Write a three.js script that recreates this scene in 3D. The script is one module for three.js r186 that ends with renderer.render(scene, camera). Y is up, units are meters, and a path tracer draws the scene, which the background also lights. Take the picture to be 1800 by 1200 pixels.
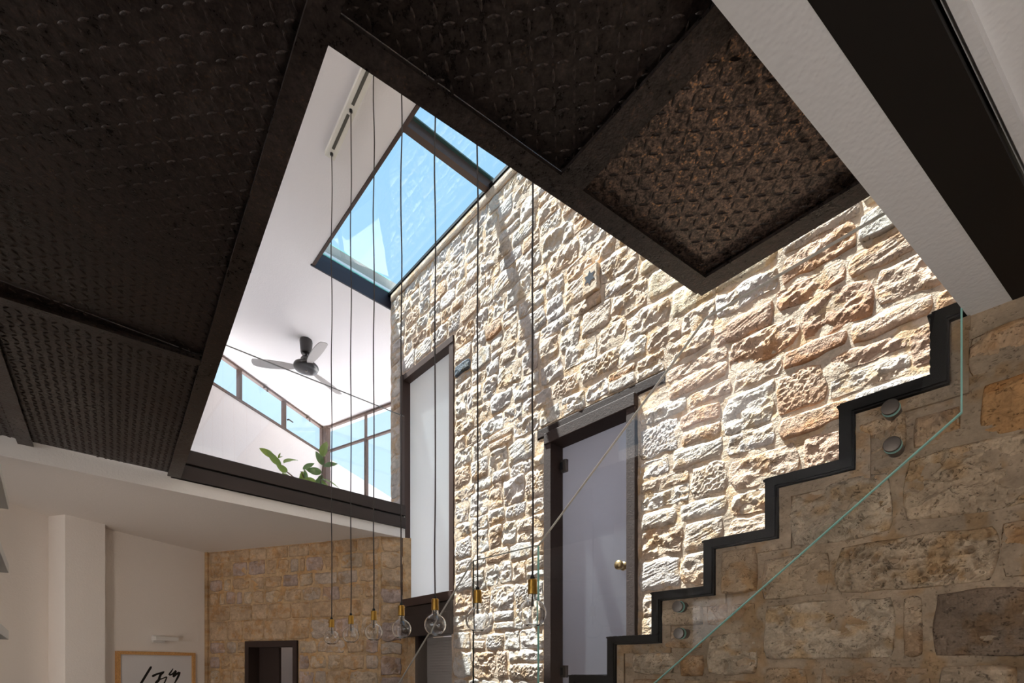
import * as THREE from 'three';
import { ImprovedNoise } from 'three/addons/math/ImprovedNoise.js';
import { RoundedBoxGeometry } from 'three/addons/geometries/RoundedBoxGeometry.js';
import { mergeGeometries, mergeVertices } from 'three/addons/utils/BufferGeometryUtils.js';
import { RectAreaLightUniformsLib } from 'three/addons/lights/RectAreaLightUniformsLib.js';

// ---------------------------------------------------------------- camera, sky, sun, exposure
// The house's own axes: x runs along the long stone wall, z across it (the wall's face is z = -3), y = 0 is the lower floor.
const scene = new THREE.Scene();
const FOCAL = 860, HORIZON = 1168, EYE = 1.5;
const camera = new THREE.PerspectiveCamera(2 * Math.atan(HORIZON / FOCAL) * 180 / Math.PI, 1800 / (2 * HORIZON), 0.02, 200);
camera.setViewOffset(1800, 2 * HORIZON, 0, 0, 1800, 1200);          // a rising front: verticals stay upright
camera.position.set(0, EYE, 0);
camera.lookAt(-0.7238, EYE, -0.69);
const SUN_TO = new THREE.Vector3(-0.32, 1, 0.198).normalize();
{ // clear noon air: deeper blue overhead, paler towards the horizon, a little whiter round the sun
  const W = 512, H = 256, d = new Float32Array(W * H * 4), mixc = (a, b, t) => a.map((v, k) => v + (b[k] - v) * t), zen = [0.25, 0.49, 0.80], mid = [0.40, 0.63, 0.85], hor = [0.63, 0.77, 0.88];
  for (let j = 0; j < H; j++) for (let i = 0; i < W; i++) {
    const el = ((j + 0.5) / H - 0.5) * Math.PI, az = ((i + 0.5) / W - 0.5) * 2 * Math.PI, v = [Math.cos(el) * Math.cos(az), Math.sin(el), Math.cos(el) * Math.sin(az)];
    const e = Math.max(0, Math.sin(el)); let c = e < 0.6 ? mixc(hor, mid, Math.pow(e / 0.6, 0.7)) : mixc(mid, zen, (e - 0.6) / 0.4);
    const g = Math.pow(Math.max(0, v[0] * SUN_TO.x + v[1] * SUN_TO.y + v[2] * SUN_TO.z), 24) * 0.35; c = c.map((x, k) => x + g * [1, 0.95, 0.85][k]);
    if (el < 0) c = [0.55, 0.52, 0.47];
    d.set([...c, 1], (j * W + i) * 4);
  }
  const t = new THREE.DataTexture(d, W, H, THREE.RGBAFormat, THREE.FloatType); t.mapping = THREE.EquirectangularReflectionMapping; t.magFilter = THREE.LinearFilter; t.needsUpdate = true; scene.background = t;
}
const sun = new THREE.DirectionalLight(0xfffdfa, 15.5);
sun.name = 'sun'; sun.position.copy(SUN_TO).multiplyScalar(30); sun.castShadow = true; sun.shadow.radius = 1;
Object.assign(sun.shadow.camera, { left: -14, right: 14, top: 14, bottom: -14, near: 1, far: 60 }); sun.shadow.mapSize.set(4096, 4096);
scene.add(sun, sun.target);
const renderer = new THREE.WebGLRenderer({ antialias: true });
renderer.toneMapping = THREE.LinearToneMapping; renderer.toneMappingExposure = 1.42;
renderer.shadowMap.enabled = true;
RectAreaLightUniformsLib.init();

// ---------------------------------------------------------------- helpers
const Y = (h) => h + EYE;                                           // heights are measured from the eye
let seed = 7;
const rnd = () => { seed = (seed * 1664525 + 1013904223) >>> 0; return seed / 4294967296; };
const rr = (a, b) => a + (b - a) * rnd();
const pick = (a) => a[Math.floor(rnd() * a.length)];
const sm = (a, b, t) => { t = Math.min(1, Math.max(0, (t - a) / (b - a))); return t * t * (3 - 2 * t); };
const perlin = new ImprovedNoise();
const N3 = (x, y, z) => perlin.noise(x, y, z);
const fbm = (x, y, z, n = 4) => { let s = 0, a = 1, t = 0; for (let i = 0; i < n; i++) { s += a * N3(x, y, z); t += a; a *= 0.5; x *= 2.03; y *= 2.03; z = z * 2.03 + 5.1; } return s / t; };
const ridge = (x, y, z, n = 3) => { let s = 0, a = 1, t = 0; for (let i = 0; i < n; i++) { s += a * (1 - 2 * Math.abs(N3(x, y, z))); t += a; a *= 0.5; x *= 2.1; y *= 2.1; z += 3.7; } return s / t; };

const crest = (x, y, z, n = 4) => { let s = 0, a = 1, t = 0, w = 1; for (let i = 0; i < n; i++) { let v = 1 - Math.abs(N3(x, y, z)) * 1.7; v *= v; s += a * v * w; w = Math.min(1, Math.max(0.15, v * 1.4)); t += a; a *= 0.55; const k = x; x = x * 1.9 + y * 0.6; y = y * 1.9 - k * 0.6; z += 3.7; } return s / t - 0.5; };
const taken = new Map();
function numbered(name) { const n = taken.get(name) ?? 0; taken.set(name, n + 1); return n ? name + '_' + String(n).padStart(3, '0') : name; }
const base = new Map();                                             // object -> its place in the world
function thing(name, label, category, at = [0, 0, 0], group) {
  const o = new THREE.Group(); o.name = numbered(name); o.position.set(...at); base.set(o, new THREE.Vector3(...at));
  o.userData = { label, category }; if (group) o.userData.group = group;
  scene.add(o); return o;
}
function structure(name, at = [0, 0, 0]) {
  const o = new THREE.Group(); o.name = name; o.position.set(...at); base.set(o, new THREE.Vector3(...at)); o.userData = { kind: 'structure' };
  scene.add(o); return o;
}
// geometry comes in world coordinates and is moved to the parent's base; the mesh itself gets the pivot it is given
function part(parent, name, geo, mat, opt = {}) {
  const g = Array.isArray(geo) ? merge(geo) : geo;
  const b = base.get(parent) ?? new THREE.Vector3();
  g.translate(-b.x, -b.y, -b.z);
  const m = new THREE.Mesh(g, mat); m.name = opt.number ? numbered(name) : name; m.castShadow = m.receiveShadow = true;
  base.set(m, b.clone()); if (opt.label) m.userData.label = opt.label; if (opt.kind) m.userData.kind = opt.kind;
  parent.add(m); return m;
}
function solo(name, geo, mat, kind = 'structure') {
  const m = new THREE.Mesh(Array.isArray(geo) ? merge(geo) : geo, mat); m.name = name; m.castShadow = m.receiveShadow = true; m.userData.kind = kind; scene.add(m); return m;
}
function plain(g) { const q = g.index ? g.toNonIndexed() : g; for (const k of Object.keys(q.attributes)) if (!['position', 'normal', 'uv'].includes(k)) q.deleteAttribute(k); return q; }
function merge(list) { return list.length === 1 ? list[0] : mergeGeometries(list.map(plain)); }
function metric(g, s = 1) {                                         // uv in metres, by the way each face points
  const q = g.index ? g.toNonIndexed() : g; if (!q.attributes.normal || g.index) q.computeVertexNormals();
  const p = q.attributes.position, n = q.attributes.normal, uv = new Float32Array(p.count * 2);
  for (let i = 0; i < p.count; i += 3) {
    const ax = Math.abs(n.getX(i)), ay = Math.abs(n.getY(i)), az = Math.abs(n.getZ(i));
    for (let k = i; k < i + 3; k++) {
      const x = p.getX(k), y = p.getY(k), z = p.getZ(k);
      const [u, v] = ay >= ax && ay >= az ? [x, z] : ax >= az ? [z, y] : [x, y];
      uv[2 * k] = u * s; uv[2 * k + 1] = v * s;
    }
  }
  q.setAttribute('uv', new THREE.BufferAttribute(uv, 2)); return q;
}
function box(x0, x1, y0, y1, z0, z1) { const g = new THREE.BoxGeometry(Math.abs(x1 - x0), Math.abs(y1 - y0), Math.abs(z1 - z0)); g.translate((x0 + x1) / 2, (y0 + y1) / 2, (z0 + z1) / 2); return metric(g); }
function rbox(x0, x1, y0, y1, z0, z1, r = 0.004) { const g = new RoundedBoxGeometry(Math.abs(x1 - x0), Math.abs(y1 - y0), Math.abs(z1 - z0), 2, r); g.translate((x0 + x1) / 2, (y0 + y1) / 2, (z0 + z1) / 2); return metric(g); }
// upright prism over a floor-plan polygon of [x, z]
function prism(poly, y0, y1, holes = []) {
  const sh = new THREE.Shape(poly.map(([x, z]) => new THREE.Vector2(x, -z)));
  for (const h of holes) sh.holes.push(new THREE.Path(h.map(([x, z]) => new THREE.Vector2(x, -z))));
  const g = new THREE.ExtrudeGeometry(sh, { depth: y1 - y0, bevelEnabled: false }); g.rotateX(-Math.PI / 2); g.translate(0, y0, 0); return metric(g);
}
// slab standing in a plane of constant z, outline of [x, y]
function slabZ(poly, z0, z1, holes = []) {
  const sh = new THREE.Shape(poly.map(([x, y]) => new THREE.Vector2(x, y)));
  for (const h of holes) sh.holes.push(new THREE.Path(h.map(([x, y]) => new THREE.Vector2(x, y))));
  const g = new THREE.ExtrudeGeometry(sh, { depth: Math.abs(z1 - z0), bevelEnabled: false }); g.translate(0, 0, Math.min(z0, z1)); return metric(g);
}
const rect = (x0, x1, y0, y1) => [[x0, y0], [x1, y0], [x1, y1], [x0, y1]];
// a frame of reference on a vertical plane through plan points a and b: along t, up h, out o (o > 0 on the left of a -> b)
function plane(a, b) {
  const L = Math.hypot(b[0] - a[0], b[1] - a[1]), d = [(b[0] - a[0]) / L, (b[1] - a[1]) / L], n = [d[1], -d[0]];
  const m = new THREE.Matrix4().makeBasis(new THREE.Vector3(d[0], 0, d[1]), new THREE.Vector3(0, 1, 0), new THREE.Vector3(-d[1], 0, d[0])).setPosition(a[0], EYE, a[1]);
  return { L, d, m, put: (g) => { g.applyMatrix4(m); return g; }, box: (t0, t1, h0, h1, o0, o1) => { const g = box(t0, t1, h0, h1, o0, o1); g.applyMatrix4(m); return g; },
    slab: (poly, o0, o1, holes) => { const g = slabZ(poly, o0, o1, holes); g.applyMatrix4(m); return g; }, at: (t, h, o) => new THREE.Vector3(t, h, o).applyMatrix4(m) };
}
function rod(a, b, r, n = 10, r2 = r) {
  const A = new THREE.Vector3(...a), B = new THREE.Vector3(...b), d = B.clone().sub(A), g = new THREE.CylinderGeometry(r2, r, d.length(), n);
  g.applyQuaternion(new THREE.Quaternion().setFromUnitVectors(new THREE.Vector3(0, 1, 0), d.clone().normalize())); g.translate(...A.add(B).multiplyScalar(0.5).toArray()); return g;
}
const lathe = (pts, at, n = 32) => { const g = new THREE.LatheGeometry(pts.map(([r, y]) => new THREE.Vector2(r, y)), n); g.translate(...at); return g; };

// ---------------------------------------------------------------- textures (1 tile = 1 m unless a repeat is set)
function tileNoise(S, cells, sd) {                                   // value noise that tiles
  const g = new Float32Array(cells * cells); let s = sd * 7919 + 17; for (let i = 0; i < g.length; i++) { s = (s * 1664525 + 1013904223) >>> 0; g[i] = s / 4294967296; }
  const out = new Float32Array(S * S);
  for (let y = 0; y < S; y++) for (let x = 0; x < S; x++) {
    const u = x / S * cells, v = y / S * cells, i = Math.floor(u), j = Math.floor(v); let a = u - i, b = v - j; a = a * a * (3 - 2 * a); b = b * b * (3 - 2 * b);
    const q = (m, n) => g[(n % cells) * cells + (m % cells)];
    out[y * S + x] = (q(i, j) * (1 - a) + q(i + 1, j) * a) * (1 - b) + (q(i, j + 1) * (1 - a) + q(i + 1, j + 1) * a) * b;
  }
  return out;
}
function octaves(S, list, sd) { const o = new Float32Array(S * S); let t = 0; list.forEach(([c, w], k) => { const n = tileNoise(S, c, sd + k); t += w; for (let i = 0; i < o.length; i++) o[i] += w * n[i]; }); for (let i = 0; i < o.length; i++) o[i] /= t; return o; }
function tex(S, fn, srgb, repeat = 1) {
  const d = new Uint8Array(S * S * 4);
  for (let i = 0; i < S * S; i++) { const c = fn(i); for (let k = 0; k < 3; k++) d[4 * i + k] = Math.max(0, Math.min(255, (c.length ? c[k] : c) * 255)); d[4 * i + 3] = 255; }
  const t = new THREE.DataTexture(d, S, S); t.wrapS = t.wrapT = THREE.RepeatWrapping; t.magFilter = THREE.LinearFilter; t.minFilter = THREE.LinearMipmapLinearFilter; t.generateMipmaps = true;
  if (srgb) t.colorSpace = THREE.SRGBColorSpace; t.repeat.set(repeat, repeat); t.needsUpdate = true; return t;
}
const S1 = 1024;
const nA = octaves(S1, [[5, 1], [11, 0.8], [23, 0.6], [47, 0.4]], 11), nB = octaves(S1, [[37, 1], [83, 0.8], [170, 0.6], [340, 0.4]], 31), nC = octaves(S1, [[9, 1], [19, 0.7], [41, 0.5]], 51), nD = octaves(S1, [[60, 1], [130, 1], [260, 1]], 71);
const stoneColor = tex(S1, (i) => { const a = nA[i] - 0.5, b = nB[i] - 0.5, st = sm(0.56, 0.72, nC[i]), pit = sm(0.74, 0.80, nD[i]); const l = 0.87 + 0.30 * a + 0.22 * b - 0.16 * pit; return [l * (1 - 0.03 * st), l * (1 - 0.09 * st), l * (1 - 0.18 * st)]; }, true);
const stoneBump = (() => { const fold = (list, sd) => { const o = new Float32Array(S1 * S1); let t = 0; list.forEach(([c, w], k) => { const n = tileNoise(S1, c, sd + k); t += w; for (let i = 0; i < o.length; i++) { const v = 1 - Math.abs(2 * n[i] - 1); o[i] += w * v * v; } }); for (let i = 0; i < o.length; i++) o[i] /= t; return o; }, f = fold([[14, 1], [31, 0.8], [67, 0.6], [140, 0.4]], 211); return tex(S1, (i) => 0.5 * f[i] + 0.2 * nA[i] + 0.25 * nB[i] + 0.12 * nD[i] - 0.3 * sm(0.66, 0.76, nD[i]), false); })();
const plasterBump = tex(512, ((a, b) => (i) => 0.6 * a[i] + 0.4 * b[i])(octaves(512, [[4, 1], [9, 0.7], [20, 0.4]], 5), octaves(512, [[90, 1], [180, 1]], 9)), false, 1);
const rustN = octaves(S1, [[4, 1], [9, 0.8], [21, 0.6], [50, 0.5], [120, 0.4]], 101), rustS = octaves(S1, [[64, 1], [150, 0.9], [300, 0.8]], 131);
const nE = octaves(S1, [[170, 1], [350, 0.8]], 171);
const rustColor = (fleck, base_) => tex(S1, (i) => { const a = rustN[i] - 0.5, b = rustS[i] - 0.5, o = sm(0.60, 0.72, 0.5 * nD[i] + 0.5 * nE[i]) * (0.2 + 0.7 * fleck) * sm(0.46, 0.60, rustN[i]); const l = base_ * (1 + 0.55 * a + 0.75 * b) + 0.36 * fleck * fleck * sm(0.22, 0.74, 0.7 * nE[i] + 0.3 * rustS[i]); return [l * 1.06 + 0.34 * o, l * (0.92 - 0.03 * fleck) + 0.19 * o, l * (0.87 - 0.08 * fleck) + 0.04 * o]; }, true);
const rustPlain = rustColor(0.12, 0.245), rustFleckedLit = rustColor(0.9, 0.245);  // flecked map: rust spots, and light put in as a paler grain
const rustRough = tex(S1, (i) => 0.40 + 0.4 * (rustN[i] - 0.5) + 0.4 * (rustS[i] - 0.5), false);
const rustBump = tex(S1, (i) => 0.5 * rustS[i] + 0.5 * nD[i], false);
const grain = tex(512, ((a, b) => (i) => { const x = i % 512, v = 0.5 + 0.5 * Math.sin(x * 0.55 + 9 * a[i]) * 0.4 + 0.5 * (b[i] - 0.5); return [0.72 + 0.22 * v, 0.53 + 0.2 * v, 0.32 + 0.17 * v]; })(octaves(512, [[3, 1], [7, 0.6]], 3), octaves(512, [[60, 1]], 8)), true, 2);

// ---------------------------------------------------------------- materials
const std = (c, r, o = {}) => new THREE.MeshStandardMaterial({ color: c, roughness: r, ...o });
const phy = (c, r, o = {}) => new THREE.MeshPhysicalMaterial({ color: c, roughness: r, ...o });
const plasterBeam = std('#efeeee', 0.9, { bumpMap: plasterBump, bumpScale: 0.0025 });
const plasterWindow = std('#e0d8d6', 0.9, { bumpMap: plasterBump, bumpScale: 0.002 });
const plaster = std('#f3ebe4', 0.9, { bumpMap: plasterBump, bumpScale: 0.0025 });
const plasterUpper = std('#f0ecee', 0.9, { bumpMap: plasterBump, bumpScale: 0.002 });
const plasterOut = std('#ece2d8', 0.95, { bumpMap: plasterBump, bumpScale: 0.004 });
const steel = std('#ffffff', 1, { map: rustPlain, roughnessMap: rustRough, bumpMap: rustBump, bumpScale: 0.0018, metalness: 0.4 });
const steelFleckLit = std('#ffffff', 1, { map: rustFleckedLit, roughnessMap: rustRough, bumpMap: rustBump, bumpScale: 0.0018, metalness: 0.4 });   // orange rust spots, plus a paler grain imitating the light on this plate
const steelPaint = std('#3a2f2b', 0.55, { bumpMap: rustBump, bumpScale: 0.0006, metalness: 0.2 });
const blackSteel = std('#0e0c0b', 0.42, { metalness: 0.3 });
const blackBeam = std('#120d0a', 0.6, { metalness: 0.2 });
const frameBrown = std('#4a3730', 0.5, { metalness: 0.2 });
const winBrown = std('#5c4840', 0.5, { metalness: 0.2 });
const doorFrame = std('#37261f', 0.8, { bumpMap: rustBump, bumpScale: 0.002 });
const header = std('#2c1a12', 0.85, { bumpMap: rustBump, bumpScale: 0.002 });
const clear = phy('#ffffff', 0.0, { transmission: 1, thickness: 0, ior: 1.5 });
const sealMat = std('#3c5652', 0.4);
const bulbGlass = phy('#ffffff', 0.0, { transmission: 1, thickness: 0.002, ior: 1.5 });
const roofGlass = phy('#e6f2f4', 0.0, { transmission: 1, thickness: 0, ior: 1.5 });
const greenEdge = phy('#bdf3ea', 0.9, { transmission: 0.45, thickness: 0 });
const edgeGrey = phy('#8d8a86', 0.3);
const frosted = phy('#e6f0f2', 0.97, { transmission: 0.97, specularIntensity: 0.4, thickness: 0 });
const frostedDoor = phy('#a3a9b6', 0.97, { transmission: 0.97, specularIntensity: 0.4, thickness: 0 });
const chrome = std('#756d66', 0.34, { metalness: 0.9 });
const brass = std('#b98f45', 0.3, { metalness: 0.95 });
const brassOld = std('#b29a72', 0.32, { metalness: 0.9 });
const cableMat = std('#4b4442', 0.8);
const capBlack = std('#171514', 0.5);
const whitePaint = std('#efece8', 0.5);
const offWhite = std('#e9e5dc', 0.55);
const slotDark = std('#57544c', 0.7);
const fanDark = phy('#241e1e', 0.3, { clearcoat: 0.5, clearcoatRoughness: 0.15 });
const fanBlade = std('#b9b3b1', 0.45);
const woodFrame = std('#ffffff', 0.5, { map: grain });
const paper = std('#e4e1e2', 0.9);
const ink = std('#17120f', 0.85);
const shutterMat = std('#9a938f', 0.55);
const concrete = std('#a7a39c', 0.95, { bumpMap: stoneBump, bumpScale: 0.003 });
const floorMat = std('#6e655e', 0.6, { bumpMap: plasterBump, bumpScale: 0.001 });
const floorPale = std('#d2d0d0', 0.6, { bumpMap: plasterBump, bumpScale: 0.001 });
const terraceMat = std('#e0dddb', 0.9, { bumpMap: stoneBump, bumpScale: 0.003 });
const stoneMats = (list, bump) => list.map((c) => std(c, 0.92, { map: stoneColor, bumpMap: stoneBump, bumpScale: bump, vertexColors: true }));
const stoneB = stoneMats(['#f0dcc9', '#edd5bf', '#f3e3d4', '#e8cab0', '#efe0d6', '#ecd5c0'], 0.015);
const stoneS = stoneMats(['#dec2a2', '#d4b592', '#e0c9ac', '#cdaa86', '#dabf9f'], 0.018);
const stoneC = stoneMats(['#dcbc9a', '#d6b490', '#d8c2ae', '#d2b8aa', '#dfc5a8'], 0.010);
const stoneP = stoneMats(['#f3e8de', '#efe2d8', '#f1e5d8', '#ece0d9'], 0.013);
const stoneW = stoneMats(['#ebc9ae', '#e5bfa2', '#efd6c0', '#e3ba9e'], 0.015);
const mortarB = std('#efd5bb', 0.95, { map: stoneColor, bumpMap: stoneBump, bumpScale: 0.008 });
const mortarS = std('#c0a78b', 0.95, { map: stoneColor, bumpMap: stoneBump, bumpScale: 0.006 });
const mortarC = std('#dab78e', 0.95, { map: stoneColor, bumpMap: stoneBump, bumpScale: 0.004 });
const darkSlab = stoneMats(['#a08872'], 0.02)[0], orangeSlab = stoneMats(['#cc9a66'], 0.014)[0], blueStone = stoneMats(['#6d7681'], 0.012)[0], redStone = stoneMats(['#d9b79b'], 0.012)[0], whiteSlab = stoneMats(['#ecdfd0'], 0.012)[0];

// ---------------------------------------------------------------- one hewn stone: a displaced face with rounded arrises, set into the mortar
// local axes: x along the wall, y up, z out of the wall
function stoneGeo(w, h, o = {}) {
  const { proud = 0.035, rough = 0.016, cell = 0.0085, kind = 'rock', sd = rnd() * 90, stain = 0 } = o;
  const nx = Math.max(6, Math.round(w / cell)), ny = Math.max(6, Math.round(h / cell));
  const P = [], U = [], C = [], I = [], sq = 0.28 + 0.25 * N3(sd, 1.3, 2.2), ru = sd * 7.3 % 1, rv = sd * 3.7 % 1;
  const ta = 0.5 * N3(sd, 7.7, 0), tb = 0.5 * N3(sd, 0, 9.9);
  for (let j = -1; j <= ny + 1; j++) for (let i = -1; i <= nx + 1; i++) {
    const skirt = i < 0 || j < 0 || i > nx || j > ny, a = 2 * Math.min(1, Math.max(0, i / nx)) - 1, b = 2 * Math.min(1, Math.max(0, j / ny)) - 1;
    let x = a * Math.sqrt(1 - sq * b * b * 0.5) * w / 2, y = b * Math.sqrt(1 - sq * a * a * 0.5) * h / 2;
    const ed = Math.max(Math.abs(a), Math.abs(b));
    const wob = sm(0.5, 1, ed) * Math.min(w, h, 0.17) * (o.wob ?? 0.085); x += wob * N3(x * 9, y * 9, sd) * 2; y += wob * N3(x * 9, y * 9, sd + 31) * 2;
    const dist = Math.min((1 - Math.abs(a)) * w / 2, (1 - Math.abs(b)) * h / 2), soft = kind === 'ashlar' ? 0.010 : 0.030;
    const dome = Math.pow(Math.min(1, dist / soft), 0.55);
    let z;
    if (kind === 'ashlar') z = proud * dome * 0.8 + rough * (fbm(x * 14, y * 14, sd) + 0.6 * ridge(x * 30, y * 30, sd)) * dome;
    else if (kind === 'striped') z = proud * dome * (0.8 + ta * a) + rough * 0.9 * ridge(x * 5 + y * 2, y * 55 - x * 16, sd, 2) * dome;
    else if (kind === 'porous') { const p = ridge(x * 38, y * 38, sd, 2); z = proud * dome * 0.9 - rough * 1.5 * sm(0.35, 0.8, 1 - p) * dome; }
    else {
      const lump = fbm(x * 6.5, y * 8.5, sd, 3), wx = x + 0.02 * N3(x * 13, y * 13, sd + 2), wy = y + 0.02 * N3(x * 13, y * 13, sd + 4), chip = crest(wx * 12, wy * 17, sd + 5, 5), q = (lump * 3 + ta * a + tb * b + 0.5 * chip) * 2.6, fl = Math.floor(q), step = (fl + sm(0.55, 1, q - fl)) / 2.6;
      z = proud * dome * (0.62 + 0.35 * ta * a + 0.35 * tb * b) + dome * (rough * 1.3 * lump + rough * 1.05 * chip + rough * 0.62 * step);
    }
    z = Math.max(z, -0.004);
    if (skirt) z = -0.03;
    P.push(x, y, z); U.push(x + ru * 3, y + rv * 3);
    const st = stain ? stain * sm(0.05, -0.5, b + 0.5 * fbm(x * 7, y * 7, sd + 9)) : 0, m = 1 + 0.10 * fbm(x * 5, y * 5, sd + 3);
    C.push(m * (1 - 0.22 * st), m * (1 - 0.48 * st), m * (1 - 0.72 * st));
  }
  const W = nx + 3;
  for (let j = 0; j < ny + 2; j++) for (let i = 0; i < nx + 2; i++) { const k = j * W + i; I.push(k, k + 1, k + W + 1, k, k + W + 1, k + W); }
  const g = new THREE.BufferGeometry(); g.setAttribute('position', new THREE.Float32BufferAttribute(P, 3)); g.setAttribute('uv', new THREE.Float32BufferAttribute(U, 2)); g.setAttribute('color', new THREE.Float32BufferAttribute(C, 3)); g.setIndex(I); g.computeVertexNormals(); return g;
}
// mortar: a fine grid in the wall's plane with a soft relief; keep(x, h) says where it is
function mortarGeo(x0, x1, y0, y1, cell, keep, amp, sd) {
  const nx = Math.round((x1 - x0) / cell), ny = Math.round((y1 - y0) / cell), P = [], U = [], I = [];
  for (let j = 0; j <= ny; j++) for (let i = 0; i <= nx; i++) { const x = x0 + i * (x1 - x0) / nx, y = y0 + j * (y1 - y0) / ny; P.push(x, y, amp * (fbm(x * 6, y * 9, sd, 3) * 1.3 - 0.2)); U.push(x, y); }
  for (let j = 0; j < ny; j++) for (let i = 0; i < nx; i++) { if (!keep(x0 + (i + 0.5) * (x1 - x0) / nx, y0 + (j + 0.5) * (y1 - y0) / ny)) continue; const k = j * (nx + 1) + i; I.push(k, k + 1, k + nx + 2, k, k + nx + 2, k + nx + 1); }
  const g = new THREE.BufferGeometry(); g.setAttribute('position', new THREE.Float32BufferAttribute(P, 3)); g.setAttribute('uv', new THREE.Float32BufferAttribute(U, 2)); g.setIndex(I); g.computeVertexNormals(); return g;
}
function setStone(parent, m4, x, h, w, hh, mat, o) {               // a stone of its own, child of its wall
  const mesh = new THREE.Mesh(stoneGeo(w, hh, o), mat); mesh.name = numbered('stone'); mesh.castShadow = mesh.receiveShadow = true;
  m4.clone().multiply(new THREE.Matrix4().makeTranslation(x, h, 0)).decompose(mesh.position, mesh.quaternion, mesh.scale);
  mesh.position.sub(base.get(parent)); parent.add(mesh); return mesh;
}

// ================================================================ STRUCTURE
const floorY = 0, ceilH = 4.3, deckH = 1.567, soffitH = 1.46, upperH = 1.83;
// ---- the long, sunlit stone wall (face z = -3)
const WB = structure('wall_right', [0, 0, -3]);
const mB = new THREE.Matrix4().makeTranslation(0, EYE, -3);
const openings = [[-5.0, -4.0, 0.70, 3.34], [-4.95, -4.03, -1.5, 0.66], [-2.74, -1.87, -0.30, 1.90], [-2.84, -1.66, 1.87, 1.97]];
const inOpening = (x, h) => openings.some(([a, b, c, d]) => x > a && x < b && h > c && h < d);
const stepR = 0.2017, stepG = 0.2557, riserX = (k) => -1.490 + stepG * (k - 1), treadH = (k) => -0.057 + stepR * k;   // k = 0 is the lowest step in view
const stairH = (x) => x < -1.746 ? -0.259 : treadH(Math.max(0, Math.min(9, Math.floor((x + 1.490) / stepG) + 1)));
part(WB, 'masonry_core', slabZ([[-5.26, 0], [-4.95, 0], [-4.95, Y(0.66)], [-4.97, Y(0.66)], [-4.97, Y(3.34)], [-4.0, Y(3.34)], [-4.0, Y(0.66)], [-4.03, Y(0.66)], [-4.03, 0], [1.9, 0], [1.9, 5.92], [-5.26, 5.92]], -3.012, -3.55, [rect(-2.74, -1.87, Y(-0.30), Y(1.90))]), mortarB);
{ const g = mortarGeo(-5.26, 1.9, -1.5, 4.42, 0.02, (x, h) => !inOpening(x, h) && h > stairH(x) - 0.1, 0.010, 3.3); g.applyMatrix4(mB); part(WB, 'mortar_face', g, mortarB); }
const specials = [[-4.03, 3.64, 'blue'], [-3.95, 2.98, 'blue'], [-0.525, 2.145, 'slab'], [-0.973, 2.058, 'stained'], [-1.386, 1.797, 'striped'], [-2.065, 2.23, 'porous'], [-2.017, 2.106, 'red'], [-3.48, 3.05, 'red'], [-1.68, 1.444, 'porous'], [-0.816, 1.68, 'flat']];
const hiddenStones = [];
const wave = (x, h) => (h > 3.2 || (h < 2.15 && x > -3.1 && x < -1.4) || x < -3.8 ? 0.3 : 1) * (0.05 * N3(x * 0.9, h * 0.5, 4.4) + 0.025 * N3(x * 2.3, h * 0.7, 8.1));
function layB(x, h, w, hh) {
  h += wave(x, h); hh *= 1 + 0.10 * N3(x * 3.1, h * 3.7, 2.9);
  if (h + hh / 2 < stairH(x) || h + hh / 2 < stairH(x + w / 2) - 0.02) return;
  const t = 1.567 / h, hid = x - w / 2 > 0.12 || h > 2.36 && x * t > -1.0 && x > -4;   // behind the steel platform
  const sp = specials.find(([a, b]) => Math.abs(x - a) < w / 2 && Math.abs(h - b) < hh / 2)?.[2];
  const right = sm(-2.4, 0.2, x);
  const o = { proud: rr(0.006, 0.017), rough: rr(0.0065, 0.0115), stain: rnd() < 0.10 + 0.28 * right ? rr(0.25, 0.6) : 0, cell: x > -2.2 ? 0.0062 : 0.0078, kind: rnd() < 0.13 ? 'striped' : rnd() < 0.12 ? 'porous' : rnd() < 0.1 ? 'ashlar' : 'rock' };
  let mat = x > -1.35 + 0.4 * N3(x, h * 2, 6.6) && rnd() < 0.75 ? pick(stoneW) : x < -2.5 + 0.9 * N3(x, h * 2, 3.3) && rnd() < 0.7 ? pick(stoneP) : pick(stoneB);
  if (sp === 'blue') { mat = blueStone; o.kind = 'ashlar'; o.rough = 0.012; o.proud = 0.02; o.stain = 0; } if (sp === 'slab') { mat = whiteSlab; o.kind = 'ashlar'; o.proud = 0.02; o.stain = 0; } if (sp === 'flat') { o.kind = 'ashlar'; o.proud = 0.015; o.stain = 0.5; } if (sp === 'stained') { o.kind = 'rock'; o.stain = 1; } if (sp === 'striped' || sp === 'porous') o.kind = sp; if (sp === 'red') { mat = redStone; o.stain = 0.7; }
  if (o.kind !== 'rock') o.rough *= 0.6;
  if (hid) { if (x > 1.2 || hiddenStones.length > 120) return; o.cell = 0.03; const g = stoneGeo(w, hh, o); g.translate(x, h, 0); g.applyMatrix4(mB); hiddenStones.push(plain(g)); return; }
  setStone(WB, mB, x, h, w, hh, mat, o);
}
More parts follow.
